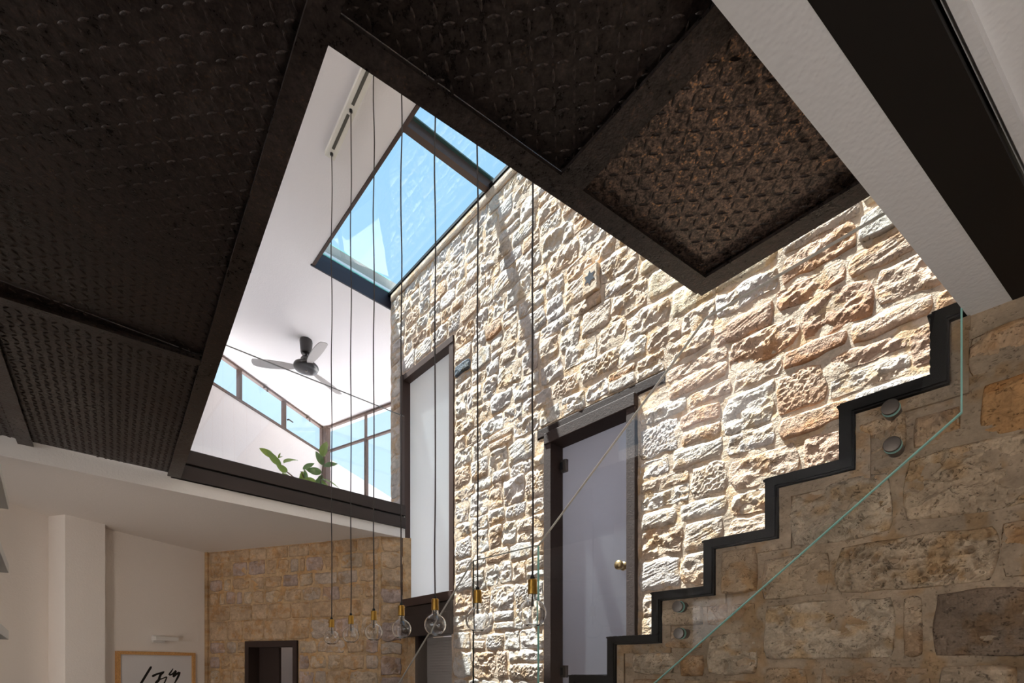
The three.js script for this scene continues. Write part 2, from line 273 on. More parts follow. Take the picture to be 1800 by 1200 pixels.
{
  const bands = [[-0.32, 0.32, 3], [0.32, 0.72, 2], [0.72, 1.97, 7], [1.97, 3.36, 8], [3.36, 4.33, 6]];
  for (const [b0, b1, n] of bands) {
    let cuts = [b0]; for (let i = 1; i < n; i++) cuts.push(b0 + (b1 - b0) * (i + rr(-0.2, 0.2)) / n); cuts.push(b1);
    for (let r = 0; r < n; r++) {
      const h0 = cuts[r], h1 = cuts[r + 1], mid = (h0 + h1) / 2;
      let runs = [[-5.25, 1.5]];
      for (const [a, b, c, d] of openings) if (c < h1 - 0.03 && d > h0 + 0.03) runs = runs.flatMap(([p, q]) => b <= p || a >= q ? [[p, q]] : [[p, a - 0.012], [b + 0.012, q]].filter(([u, v]) => v - u > 0.06));
      for (const [p, q] of runs) {
        let x = p;
        while (x < q - 0.02) {
          const big = sm(-3.5, 0.3, x); let w = rr(0.17, 0.34) + big * rr(0.02, 0.16);
          if (q - x - w < 0.14) w = q - x;
          if (w > 0.55) w *= 0.5;
          const gap = rr(0.008, 0.022), split = rnd() < 0.07 && h1 - h0 > 0.15;
          const jy = rr(-0.008, 0.008);
          if (split) { const c = rr(0.4, 0.6); layB(x + w / 2, h0 + (h1 - h0) * c / 2 + jy, w - gap, (h1 - h0) * c - gap); layB(x + w / 2, h0 + (h1 - h0) * (1 + c) / 2 + jy, w - gap, (h1 - h0) * (1 - c) - gap); }
          else layB(x + w / 2, mid + jy, w - gap, h1 - h0 - gap + rr(-0.008, 0.004));
          x += w;
        }
      }
    }
  }
  if (hiddenStones.length) { const m = part(WB, 'stone_courses', [mergeGeometries(hiddenStones)], std('#ecd5b6', 0.92, { map: stoneColor, bumpMap: stoneBump, bumpScale: 0.011 })); m.userData.kind = 'stuff'; }
}
{ // small pale block with a dark six-pointed star let into it
  const sh = new THREE.Shape(); for (let i = 0; i < 12; i++) { const a = Math.PI / 2 + i * Math.PI / 6, r = i % 2 ? 0.030 : 0.055; sh[i ? 'lineTo' : 'moveTo'](r * Math.cos(a), r * Math.sin(a)); }
  const block = new RoundedBoxGeometry(0.14, 0.2, 0.07, 3, 0.012); block.translate(-2.262, Y(2.9), -2.998); part(WB, 'star_block', metric(block), mortarB, { label: 'pale dressed block with an inlaid star' });
  const g = new THREE.ExtrudeGeometry(sh, { depth: 0.006, bevelEnabled: false }); g.translate(-2.262, Y(2.91), -2.966); part(WB, 'star_emblem', g, std('#30323a', 0.9), { label: 'dark blue six-pointed star' });
}
part(WB, 'plaster_fillet', (() => { const g = new THREE.CapsuleGeometry(0.05, 7.0, 6, 14); g.rotateZ(Math.PI / 2); g.scale(1, 1.0, 0.35); g.translate(-1.7, Y(4.375), -2.995); return metric(g); })(), mortarB);

// ---- masonry that carries the stair (face z = -2.128)
const WS = structure('wall_stair', [0, 0, -2.128]);
const mS = new THREE.Matrix4().makeTranslation(0, EYE, -2.128);
{
  const out = [[-1.746, 0], [1.6, 0], [1.6, Y(treadH(9)) - 0.03]]; for (let k = 9; k >= 0; k--) { const x = k ? riserX(k) : -1.746; if (k < 9) out.push([riserX(k + 1) + 0.012, Y(treadH(k)) - 0.012]); else out.push([riserX(9) + 0.3, Y(treadH(9)) - 0.012]); out.push([x + 0.012, Y(treadH(k)) - 0.012]); }
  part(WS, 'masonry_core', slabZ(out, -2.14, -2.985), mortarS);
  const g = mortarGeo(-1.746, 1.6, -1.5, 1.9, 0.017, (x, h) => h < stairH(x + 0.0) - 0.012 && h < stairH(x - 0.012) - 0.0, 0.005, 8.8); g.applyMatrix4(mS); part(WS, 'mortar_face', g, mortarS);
  // [left, right, top, bottom] read off the wall, metres along it and heights from the eye
  const list = STONES();
  for (const [x0, x1, t, b, k = 'rock', m] of list) {
    const ash = k === 'ashlar', slab = k === 'slab';
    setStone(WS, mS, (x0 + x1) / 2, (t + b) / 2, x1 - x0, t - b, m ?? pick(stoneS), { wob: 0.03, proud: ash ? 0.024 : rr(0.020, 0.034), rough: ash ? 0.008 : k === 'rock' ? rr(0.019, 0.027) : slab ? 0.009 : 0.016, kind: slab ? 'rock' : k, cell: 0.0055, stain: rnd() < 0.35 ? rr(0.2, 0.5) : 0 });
  }
}
function STONES() { return [[-0.125, 0.088, 1.044, 0.906, 'rock'], [-0.095, 0.088, 0.879, 0.710, 'slab', orangeSlab], [-0.431, -0.282, 0.874, 0.731, 'rock'], [-0.264, -0.141, 0.835, 0.729, 'rock'], [-0.289, 0.066, 0.702, 0.482, 'rock'], [-0.646, -0.313, 0.680, 0.457, 'rock'], [-0.914, -0.762, 0.493, 0.300, 'ashlar'], [-0.744, -0.508, 0.429, 0.266, 'rock'], [-0.490, -0.054, 0.437, 0.259, 'porous'], [-0.046, 0.088, 0.437, 0.264, 'rock'], [-0.975, -0.887, 0.283, 0.172, 'rock'], [-0.868, -0.771, 0.256, 0.173, 'rock'], [-0.737, -0.310, 0.242, 0.023, 'rock'], [-0.289, -0.237, 0.234, 0.025, 'rock'], [-0.211, 0.088, 0.241, 0.028, 'slab', darkSlab], [-0.975, -0.766, 0.137, -0.046, 'rock', stoneS[2]], [-0.737, -0.578, -0.009, -0.191, 'rock'], [-0.540, -0.211, -0.009, -0.199, 'rock'], [-0.196, -0.014, 0.000, -0.172, 'rock'], [-0.002, 0.109, 0.000, -0.157, 'rock'], [-1.357, -1.130, 0.060, -0.043, 'porous'], [-1.191, -0.993, 0.271, 0.179, 'ashlar'], [-1.182, -0.999, 0.157, 0.076, 'rock'], [-1.102, -0.993, 0.047, -0.053, 'rock'], [-1.649, -1.376, -0.087, -0.192, 'rock'], [-1.357, -1.119, -0.068, -0.191, 'rock'], [-1.091, -0.766, -0.071, -0.242, 'rock']]; }

// ---- lower back wall of softer stone, with its dark doorway
const C0 = [-5.051, -2.754], C1 = [-7.350, -1.53], CP = plane(C1, C0);           // t runs from the left corner to the right one
const WC = structure('wall_back', [C1[0], 0, C1[1]]);
{
  const L = CP.L, d0 = L - 1.965, d1 = L - 1.160, dh = 0.295;
  part(WC, 'masonry_core', CP.slab([[-0.1, -EYE], [d0, -EYE], [d0, dh], [d1, dh], [d1, -EYE], [L, -EYE], [L, soffitH + 0.01], [-0.1, soffitH + 0.01]], -0.012, -0.42), mortarC);
  const g = mortarGeo(-0.02, L, -EYE, soffitH, 0.025, (x, h) => !(x > d0 && x < d1 && h < dh), 0.005, 1.7); CP.put(g); part(WC, 'mortar_face', g, mortarC);
  let h = soffitH - 0.005, row = 0;
  while (h > -0.2) {
    let rh = row === 0 ? 0.15 : rr(0.17, 0.205); if (row === 5) rh = h - dh - 0.008; const h0 = h - rh;
    let runs = h0 < dh - 0.03 ? [[0.03, d0 - 0.01], [d1 + 0.01, L - 0.02]] : [[0.03, L - 0.02]];
    for (const [p, q] of runs) { let x = p; while (x < q - 0.03) { const dressed = row === 0 || row === 4 || (row === 5 && x < d1); let w = dressed ? rr(0.24, 0.36) : rr(0.15, 0.31) + (x > 1.5 ? rr(0, 0.14) : 0); if (q - x - w < 0.13) w = q - x; const gap = dressed ? 0.008 : 0.03;
      const mt = dressed ? stoneC[rnd() < 0.5 ? 0 : 1] : pick(stoneC);
      if (!dressed && rnd() < 0.12 && w > 0.2) { setStone(WC, CP.m, x + w * 0.3, (h + h0) / 2, w * 0.6 - gap, rh - gap, mt, { proud: 0.016, rough: 0.007, cell: 0.016 }); setStone(WC, CP.m, x + w * 0.8, (h + h0) / 2, w * 0.4 - gap, rh - gap, pick(stoneC), { proud: 0.014, rough: 0.006, cell: 0.016 }); }
      else setStone(WC, CP.m, x + w / 2, (h + h0) / 2, w - gap, rh - gap, mt, { wob: dressed ? 0.02 : 0.07, proud: dressed ? 0.010 : rr(0.014, 0.028), rough: dressed ? 0.006 : rr(0.009, 0.014), cell: 0.013, kind: dressed ? 'ashlar' : 'rock' }); x += w; } }
    h = h0; row++;
  }
  // corner return towards the tall window
  const RP = plane(C0, [-4.90, -3.06]);
  part(WC, 'corner_return', RP.box(0, RP.L, -EYE, soffitH + 0.005, -0.2, -0.004), mortarC);
  let hh = soffitH - 0.005; while (hh > -0.15) { const rh = rr(0.15, 0.24); setStone(WC, RP.m, 0.125, hh - rh / 2, 0.235, rh - 0.018, pick(stoneC), { proud: 0.016, rough: 0.011, cell: 0.013 }); hh -= rh; }
  part(WC, 'mortar_pilaster', CP.box(-0.03, 0.02, -EYE, soffitH, 0, 0.025), mortarC);
}
// ---- left white walls, pilaster, ceilings, floors
const W0 = [-7.369, -1.507], W1 = [-6.809, -0.472];
{
  const wl = structure('wall_left', [W0[0], 0, W0[1]]), P = plane(W1, W0);
  part(wl, 'plaster_face', P.box(-0.05, P.L, -EYE, soffitH + 0.005, 0, -0.25), plaster);
  const pil = [[-6.439, -0.138], [-6.605, -0.448], [-6.79, -0.43], [-6.95, -0.10], [-6.63, -0.02]];
  solo('pillar_left', prism(pil, 0, Y(soffitH)), plaster);
  const w2 = structure('wall_alcove', [-6.63, 0, -0.02]);
  part(w2, 'plaster_face', prism([[-6.63, -0.02], [-6.2, 0.33], [-6.2, 0.5], [-7.4, 1.2], [-7.4, 4.6], [-7.65, 4.6], [-7.65, 1.05], [-6.5, 0.4], [-6.85, 0.1]], 0, Y(soffitH)), plaster);
}
solo('floor', box(-8.2, 3.2, -0.2, 0, -3.6, 4.75), floorMat);
{ // lower ceiling: its soffit, and the edge that drops below the steel
  const poly = [[-4.935, -3.0], [-5.3, -3.0], [-5.3, -4.7], [-9.4, -4.7], [-9.4, 4.75], [-4.935, 4.75], [-4.935, 0.3], [-4.945, -0.6]];
  solo('ceiling_lower', prism(poly, Y(soffitH), Y(upperH - 0.02)), plaster);
}
solo('floor_upper', prism([[-4.96, -3.0], [-5.28, -3.0], [-5.28, -4.7], [-9.3, -4.7], [-9.3, 4.7], [-4.96, 4.7]], Y(upperH - 0.02), Y(upperH)), floorPale);
{ // roof slab with the long skylight opening beside the stone wall
  const outer = [[-8.87, -3.79], [-5.2, -4.82], [-5.2, -5.6], [2.2, -5.6], [2.2, 4.9], [-3.85, 4.9], [-8.80, -3.67]];
  solo('ceiling', prism(outer, Y(ceilH), Y(ceilH + 0.22), [[[-5.287, -3.03], [-5.287, -2.07], [1.9, -2.03], [1.9, -3.03]], [[-4.8, -4.9], [-4.8, -3.6], [-1.8, -3.6], [-1.8, -4.9]]]), plasterUpper);  // the second opening is added, to light the frosted panes from behind
  solo('floor_behind', box(-5.2, 2.3, -0.2, 0, -5.5, -3.6), floorPale);
}
// closing walls, out of the picture
{
  const wn = structure('wall_near', [0, 0, 4.6]);
  part(wn, 'plaster_face', slabZ([[-7.65, 0], [-5.0, 0], [-5.0, 2.7], [2.05, 2.7], [2.05, 0], [2.4, 0], [2.4, 6.0], [-7.65, 6.0]], 4.6, 4.85, [rect(-5.2, 1.9, 3.75, 5.7)]), plaster);
  const we = structure('wall_far_right', [2.2, 0, 0]);
  part(we, 'plaster_face', box(2.2, 2.45, 0, 6.0, -3.6, 4.85), plaster);
  const wp = structure('wall_behind_stone', [-5.26, 0, -4]);
  part(wp, 'plaster_face', [box(-5.26, -5.0, 0, 6.0, -4.75, -3.5), box(-5.26, 2.4, 0, 6.0, -5.6, -5.4)], plasterUpper);
}

// ================================================================ STEEL PLATFORM OVERHEAD
const deck = thing('steel_platform', 'rusted dark steel platform of checkered plates on flat bar frames overhead', 'platform', [-1.2, Y(deckH), -0.5]);
{
  const y0 = Y(deckH), y1 = y0 + 0.012, web = (a, b, t = 0.008) => { const P = plane(a, b); return P.box(0, P.L, deckH + 0.006, deckH + 0.16, -t / 2, t / 2); };
  const flange = (poly, webs, m = steel) => part(deck, 'flat_bar', [prism(poly, y0, y1), ...webs.map(([a, b]) => web(a, b))], m, { number: true });
  flange([[-4.912, -0.731], [-4.905, -0.823], [-1.217, -0.518], [-1.147, -0.515], [1.6, -0.33], [1.6, -0.238]], [[[-4.905, -0.808], [-1.217, -0.503]], [[-1.15, -0.505], [1.6, -0.32]]]);
  flange([[-1.217, -0.518], [-0.949, -2.018], [-0.894, -1.935], [-1.009, -1.287], [-1.025, -1.202], [-1.147, -0.515]], [[[-0.96, -2.0], [-1.2, -0.53]]]);
  flange([[-0.949, -2.018], [1.6, -1.92], [1.6, -1.852], [-0.894, -1.935]], [[[-0.94, -2.004], [1.6, -1.905]]]);
  flange([[-1.025, -1.195], [1.6, -0.977], [1.6, -1.05], [-1.012, -1.285]], [[[-1.02, -1.24], [1.6, -1.012]]]);
  flange([[-2.932, -0.579], [-2.989, -0.584], [-3.168, 0.9], [-3.108, 0.9]], [[[-3.138, 0.9], [-2.96, -0.58]]]);
  flange([[-2.99, 0.200], [-4.93, 0.062], [-4.93, 0.144], [-2.99, 0.28]], [[[-4.91, 0.103], [-2.99, 0.24]]]);
  const lug = (() => { // a lens-shaped raised bar
    const n = 8, P = [], I = []; for (let i = 0; i <= n; i++) { const t = i / n * 2 - 1, w = 0.0056 * (1 - t * t), x = t * 0.0165; P.push(x, 0.001, -w, x, -0.0052 * Math.sqrt(Math.max(0, 1 - t * t)), 0, x, 0.001, w); }
    for (let i = 0; i < n; i++) { const k = i * 3; I.push(k, k + 1, k + 4, k, k + 4, k + 3, k + 1, k + 2, k + 5, k + 1, k + 5, k + 4); }
    const g = new THREE.BufferGeometry(); g.setAttribute('position', new THREE.Float32BufferAttribute(P, 3)); g.setIndex(I.reverse()); g.computeVertexNormals(); g.setAttribute('uv', new THREE.Float32BufferAttribute(Array.from({ length: P.length / 3 * 2 }, (_, i) => (i % 2 ? P[3 * (i >> 1) + 2] * 2 + 0.62 : P[3 * (i >> 1)] * 2 + 0.31)), 2)); return g;
  })();
  const inside = (poly, x, z) => { let c = false; for (let i = 0, j = poly.length - 1; i < poly.length; j = i++) { const [a, b] = poly[i], [p, q] = poly[j]; if ((b > z) !== (q > z) && x < (p - a) * (z - b) / (q - b) + a) c = !c; } return c; };
  const plateY = y0 + 0.036;
  const plate = (poly, mat, view, turn) => {
    const p = part(deck, 'checker_plate', prism(poly, plateY, plateY + 0.008), mat, { number: true });
    const at = [], M = new THREE.Matrix4(), q = new THREE.Quaternion(), p0 = 0.040, c = Math.cos(turn), s = Math.sin(turn);
    for (let i = -150; i < 150; i++) for (let j = -150; j < 150; j++) {
      const u = i * p0, v = j * p0, x = -1.5 + u * c - v * s, z = -0.5 + u * s + v * c;
      if (!inside(poly, x, z) || !view(x, z)) continue;
      q.setFromAxisAngle(new THREE.Vector3(0, 1, 0), -turn + ((i + j) % 2 ? 1 : -1) * Math.PI / 4); at.push(M.compose(new THREE.Vector3(x + 1.2, plateY - Y(deckH), z + 0.5), q, new THREE.Vector3(1, 1, 1)).clone());
    }
    const im = new THREE.InstancedMesh(lug, steel, at.length); at.forEach((m, k) => im.setMatrixAt(k, m)); im.name = 'raised_pattern'; im.userData.kind = 'stuff'; im.castShadow = im.receiveShadow = true; p.add(im);
  };
  plate([[-2.945, 0.9], [1.6, 0.9], [1.6, -0.30], [-1.2, -0.49], [-2.945, -0.63]], steel, (x, z) => z < 0.35 && x < -0.3, 0.08);
  plate([[-4.93, 0.10], [-2.955, 0.24], [-2.955, -0.63], [-4.93, -0.785]], steel, (x, z) => true, 0.08);
  plate([[-4.93, 0.11], [-2.955, 0.25], [-2.955, 0.9], [-4.93, 0.9]], steel, (x, z) => z < 0.35, 0.08);
  plate([[-1.165, -0.50], [1.6, -0.31], [1.6, -1.01], [-1.035, -1.238]], steel, (x) => x < 0.3, 0.1);
  plate([[-1.035, -1.242], [1.6, -1.015], [1.6, -1.88], [-0.94, -1.98]], steelFleckLit, (x) => x < 0.4, 0.06);
}
// the deck above the camera goes on as plastered ceiling
solo('ceiling_near', box(-4.88, 1.62, Y(deckH + 0.05), Y(upperH), 0.905, 4.65), plaster);
solo('ceiling_side', box(1.62, 2.25, Y(deckH + 0.05), Y(upperH), -2.0, 4.65), plaster);
// ---- steel edge of the upper floor: two channels, one on the other
{
  const t = thing('edge_beam', 'dark brown steel edge beam of two stacked channels under the upper window room', 'beam', [-4.9, Y(deckH), -1.0]);
  part(t, 'lower_channel', [rbox(-4.945, -4.905, Y(1.567), Y(1.690), -2.998, -0.76, 0.006), rbox(-4.945, -4.902, Y(1.567), Y(1.574), -2.998, -0.76, 0.003)], steelPaint);
  part(t, 'upper_channel', rbox(-4.95, -4.910, Y(1.708), Y(1.83), -2.998, -0.76, 0.006), steelPaint);
  part(t, 'groove', box(-4.95, -4.935, Y(1.68), Y(1.715), -2.985, -0.76), blackSteel);
}
{ // glass guard standing on that edge
  const t = thing('glass_guard', 'clear glass guard pane standing on the dark edge beam', 'guard', [-4.93, Y(upperH), -1.9]);
  const pane = new THREE.PlaneGeometry(2.16, 1.03); pane.rotateY(Math.PI / 2); pane.translate(-4.928, Y(2.34), -1.91); part(t, 'pane', pane, clear);
  part(t, 'top_edge', box(-4.934, -4.922, Y(2.852), Y(2.858), -2.985, -0.82), edgeGrey);
}
// ---- right: plastered drop beam, the dark steel beam beside it and the ceiling beyond
{
  solo('beam_right', prism([[-0.68, 1.0], [-0.36, -0.812], [-0.137, -2.062], [-0.125, -2.132], [-0.02, -2.132], [-0.249, -0.929], [-0.606, 1.0]], Y(1.109), Y(1.558)), plasterBeam);
  const t = thing('steel_beam', 'black steel beam running beside the plastered beam at upper right', 'beam', [-0.1, Y(1.1), -1]);
  part(t, 'lower_flange', prism([[-0.606, 1.0], [-0.249, -0.929], [-0.026, -2.13], [0.089, -2.13], [-0.107, -1.077], [-0.494, 1.0]], Y(1.108), Y(1.122)), blackBeam);
  part(t, 'web', prism([[-0.56, 1.0], [-0.19, -0.95], [0.02, -2.13], [0.03, -2.13], [-0.18, -0.95], [-0.55, 1.0]], Y(1.12), Y(1.5)), blackBeam);
  solo('ceiling_right', [prism([[-0.485, 1.0], [-0.098, -1.077], [0.098, -2.13], [0.12, -2.13], [-0.08, -1.077], [-0.465, 1.0]], Y(1.125), Y(1.2)), prism([[-0.5, 1.0], [-0.11, -1.077], [0.085, -2.13], [2.2, -2.13], [2.2, 1.0]], Y(1.15), Y(1.5))], plasterBeam);
}

// ================================================================ SKYLIGHT
{
  const t = thing('skylight', 'long glazed roof light with dark steel frame above the stone wall', 'skylight', [-2.5, Y(ceilH), -2.5]);
  const slope = (z) => ceilH + 0.06 + 0.09 * (-2.07 - z) / 0.95;    // the panes rise towards the stone wall
  part(t, 'end_frame', box(-5.30, -5.283, Y(ceilH - 0.012), Y(ceilH + 0.17), -3.03, -2.06), std('#2f2b36', 0.45, { metalness: 0.2 }));
  part(t, 'side_frame', [prism([[-5.29, -2.072], [1.9, -2.032], [1.9, -2.06], [-5.29, -2.100]], Y(ceilH - 0.006), Y(ceilH + 0.055))], frameBrown);
  part(t, 'wall_frame', box(-5.29, 1.9, Y(4.425), Y(4.455), -3.02, -2.975), blackSteel);
  const bars = [-3.46];
  for (const x of bars) {
    const g = new THREE.BoxGeometry(0.062, 0.085, 0.95); g.rotateX(Math.atan2(0.09, 0.95)); g.translate(x, Y(ceilH + 0.115), -2.535); const b = part(t, 'glazing_bar', metric(g), frameBrown, { number: true });
    const c = new THREE.BoxGeometry(0.03, 0.012, 0.95); c.rotateX(Math.atan2(0.09, 0.95)); c.translate(x + 0.045, Y(ceilH + 0.16), -2.535); part(b, 'seal', c, sealMat);
  }
  const xs = [-5.298, ...bars, 1.9];
  for (let i = 0; i < 2; i++) {
    const a = xs[i] + (i ? 0.02 : 0), b = xs[i + 1] - 0.02, P = [a, Y(slope(-2.07)) + 0.03, -2.07, b, Y(slope(-2.07)) + 0.03, -2.07, b, Y(slope(-3.02)) + 0.03, -3.02, a, Y(slope(-3.02)) + 0.03, -3.02];
    const g = new THREE.BufferGeometry(); g.setAttribute('position', new THREE.Float32BufferAttribute(P, 3)); g.setAttribute('uv', new THREE.Float32BufferAttribute([0, 0, 1, 0, 1, 1, 0, 1], 2)); g.setIndex([0, 1, 2, 0, 2, 3]); g.computeVertexNormals(); part(t, 'pane', g, roofGlass, { number: true });
  }
  part(t, 'glass_edge', [box(-5.292, -5.276, Y(ceilH + 0.172), Y(ceilH + 0.184), -3.0, -2.07), box(-5.304, -5.299, Y(ceilH + 0.345), Y(ceilH + 0.352), -3.02, -2.07)], greenEdge);
  solo('roof_kerb', box(-5.5, -5.302, Y(ceilH + 0.2), Y(ceilH + 0.35), -3.3, -1.9), concrete);
}

// ================================================================ UPPER WINDOW ROOM
const K0 = [-8.78, -3.66], K1 = [-7.688, -1.77], KP = plane(K1, K0);             // t from near to far; the corner is at KP.L
{
  const w = structure('wall_window', [K0[0], Y(upperH), K0[1]]);
  part(w, 'plaster_face', KP.slab([[-5.6, upperH - 0.4], [KP.L + 3.2, upperH - 0.4], [KP.L + 3.2, 3.80], [KP.L - 0.02, 3.80], [KP.L - 0.02, 3.81], [-0.6, 3.81], [-0.6, ceilH], [-5.6, ceilH]], 0, -0.2), plasterWindow);
  const win = structure('window_1', [K0[0], Y(3.8), K0[1]]);
  const B = (n, a, b, c, d, e = -0.05, f = 0.012) => part(win, n, KP.box(a, b, c, d, e, f), winBrown, { number: true });
  B('sill_bar', -0.6, KP.L, 3.80, 3.84); B('head_bar', -0.6, KP.L, 4.265, 4.30);
  const L = KP.L, posts = [L - 1.87, L - 0.985, L - 0.04, L - 2.75];
  for (const p of posts) { B('post', p - 0.022, p - 0.002, 3.82, 4.28); B('post', p + 0.004, p + 0.024, 3.82, 4.28); }
  const ps = [-0.6, ...posts.slice().sort((a, b) => a - b), L];
  for (let i = 0; i < ps.length - 1; i++) if (ps[i + 1] - ps[i] > 0.1) { const g = new THREE.PlaneGeometry(ps[i + 1] - ps[i] - 0.04, 0.44); g.translate((ps[i] + ps[i + 1]) / 2, 4.05, -0.02); KP.put(g); part(win, 'pane', g, clear, { number: true }); }
  for (const t of [L - 1.41, L - 0.45]) { const s = part(win, 'window_stay', [KP.box(t - 0.03, t + 0.03, 4.235, 4.268, 0.0, 0.05)], frameBrown, { number: true }); const h = new THREE.TorusGeometry(0.022, 0.006, 6, 14, Math.PI * 1.4); h.rotateY(0.4); h.translate(t + 0.015, 4.215, 0.04); KP.put(h); part(s, 'hook', h, frameBrown); }
  part(win, 'window_handle', [KP.box(L - 0.95, L - 0.93, 3.98, 4.0, 0.01, 0.05), KP.box(L - 0.95, L - 0.86, 3.975, 3.99, 0.045, 0.06)], blackSteel);
  // end window
  const N0 = [-8.78, -3.66], N1 = [-7.2, -4.103], NP = plane(N0, N1), w2 = structure('window_2', [N0[0], Y(upperH), N0[1]]);
  const C = (n, a, b, c, d, e = -0.03, f = 0.02) => part(w2, n, NP.box(a, b, c, d, e, f), winBrown, { number: true });
  C('corner_post', 0.02, 0.11, upperH, 4.29, -0.05, 0.05); C('head_bar', 0, 3.4, 4.262, 4.30); C('transom', 0.1, 3.4, 3.832, 3.862); C('foot_bar', 0.1, 3.4, upperH, upperH + 0.05);
  C('post', 1.055, 1.075, 3.85, 4.27); C('post', 1.05, 1.065, upperH, 3.84); C('post', 1.075, 1.10, upperH, 3.84); C('post', 2.2, 2.24, upperH, 4.27);
  for (const [a, b, c, d] of [[0.1, 1.05, 3.86, 4.26], [1.08, 2.2, 3.86, 4.26], [0.1, 1.05, upperH + 0.05, 3.83], [1.1, 2.2, upperH + 0.05, 3.83], [2.24, 3.4, upperH + 0.05, 4.26]]) { const g = new THREE.PlaneGeometry(b - a, d - c); g.translate((a + b) / 2, (c + d) / 2, 0); NP.put(g); part(w2, 'pane', g, clear, { number: true }); }
}
{ // ceiling fan
  const c = [-6.58, -2.501], top = Y(ceilH), t = thing('ceiling_fan', 'dark ceiling fan with three pale blades below the white ceiling', 'fan', [c[0], top, c[1]]);
  part(t, 'canopy', lathe([[0.001, 0], [0.078, 0], [0.082, -0.02], [0.070, -0.16], [0.062, -0.185], [0.001, -0.185]], [c[0], top, c[1]]), fanDark);
  part(t, 'rod', rod([c[0], top - 0.18, c[1]], [c[0], top - 0.27, c[1]], 0.012), fanDark);
  const m = part(t, 'motor', lathe([[0.001, -0.225], [0.055, -0.23], [0.068, -0.25], [0.078, -0.33], [0.15, -0.335], [0.158, -0.355], [0.145, -0.385], [0.09, -0.402], [0.001, -0.405]], [c[0], top, c[1]], 40), fanDark);
  part(m, 'cap_screw', new THREE.SphereGeometry(0.014, 12, 8).translate(c[0], top - 0.405, c[1]), chrome);
  for (let k = 0; k < 3; k++) {
    const a = (71 + 120 * k) * Math.PI / 180, dX = Math.cos(a), dd = Math.sin(a), dx = 0.69 * dX - 0.7238 * dd, dz = -(0.7238 * dX + 0.69 * dd);
    const sh = new THREE.Shape(); sh.moveTo(0.13, -0.03); sh.lineTo(0.2, -0.055); sh.bezierCurveTo(0.4, -0.085, 0.6, -0.085, 0.66, -0.05); sh.bezierCurveTo(0.68, 0, 0.66, 0.04, 0.64, 0.05); sh.bezierCurveTo(0.5, 0.065, 0.3, 0.06, 0.2, 0.04); sh.lineTo(0.13, 0.03);
    const g = new THREE.ExtrudeGeometry(sh, { depth: 0.006, bevelEnabled: true, bevelSize: 0.002, bevelThickness: 0.002, bevelSegments: 1 }); g.rotateX(-Math.PI / 2 + 0.22);
    g.rotateY(Math.atan2(-dz, dx)); g.translate(c[0], top - 0.365, c[1]); part(t, 'blade', g, fanBlade, { number: true });
  }
}

// ================================================================ OPENINGS OF THE STONE WALL
{ // tall frosted window
  const w = structure('window_3', [-4.5, Y(0.7), -3.05]);
  const F = (n, g) => part(w, n, g, frameBrown, { number: true });
  F('frame_left', rbox(-5.0, -4.945, Y(0.68), Y(3.34), -3.12, -2.97)); F('frame_right', rbox(-4.075, -4.0, Y(0.68), Y(3.34), -3.12, -2.99)); F('frame_head', rbox(-5.0, -4.0, Y(3.275), Y(3.345), -3.12, -2.985)); F('frame_sill', rbox(-4.99, -4.0, Y(0.66), Y(0.752), -3.12, -2.965));
  const g = new THREE.PlaneGeometry(0.89, 2.54); g.translate(-4.51, Y(2.02), -3.075); part(w, 'frosted_pane', g, frosted);
  
}
{ // steel lintel and the door below it
  const t = thing('lintel_beam', 'dark steel lintel beam under the tall frosted window', 'beam', [-4.5, Y(0.5), -3]);
  part(t, 'upper_bar', rbox(-4.99, -4.01, Y(0.55), Y(0.655), -3.2, -2.985), steelPaint); part(t, 'lower_bar', rbox(-5.02, -4.01, Y(0.315), Y(0.548), -3.2, -2.955), steelPaint);
  const d = structure('door_2', [-4.4, 0, -3.1]);
  part(d, 'frame', [box(-4.72, -4.66, 0, Y(0.32), -3.2, -3.0)], doorFrame);
  const leaf = part(d, 'door_leaf', box(-4.66, -4.02, 0, Y(0.3), -3.16, -3.12), shutterMat);
  for (let i = 0; i < 14; i++) part(d, 'slat', rbox(-4.655, -4.025, Y(0.285 - 0.03 * (i + 1)) + 0.003, Y(0.285 - 0.03 * i), -3.122, -3.112, 0.003), shutterMat, { number: true });
  part(d, 'side_panel', box(-4.93, -4.72, 0, Y(0.32), -3.16, -3.03), mortarC);
}
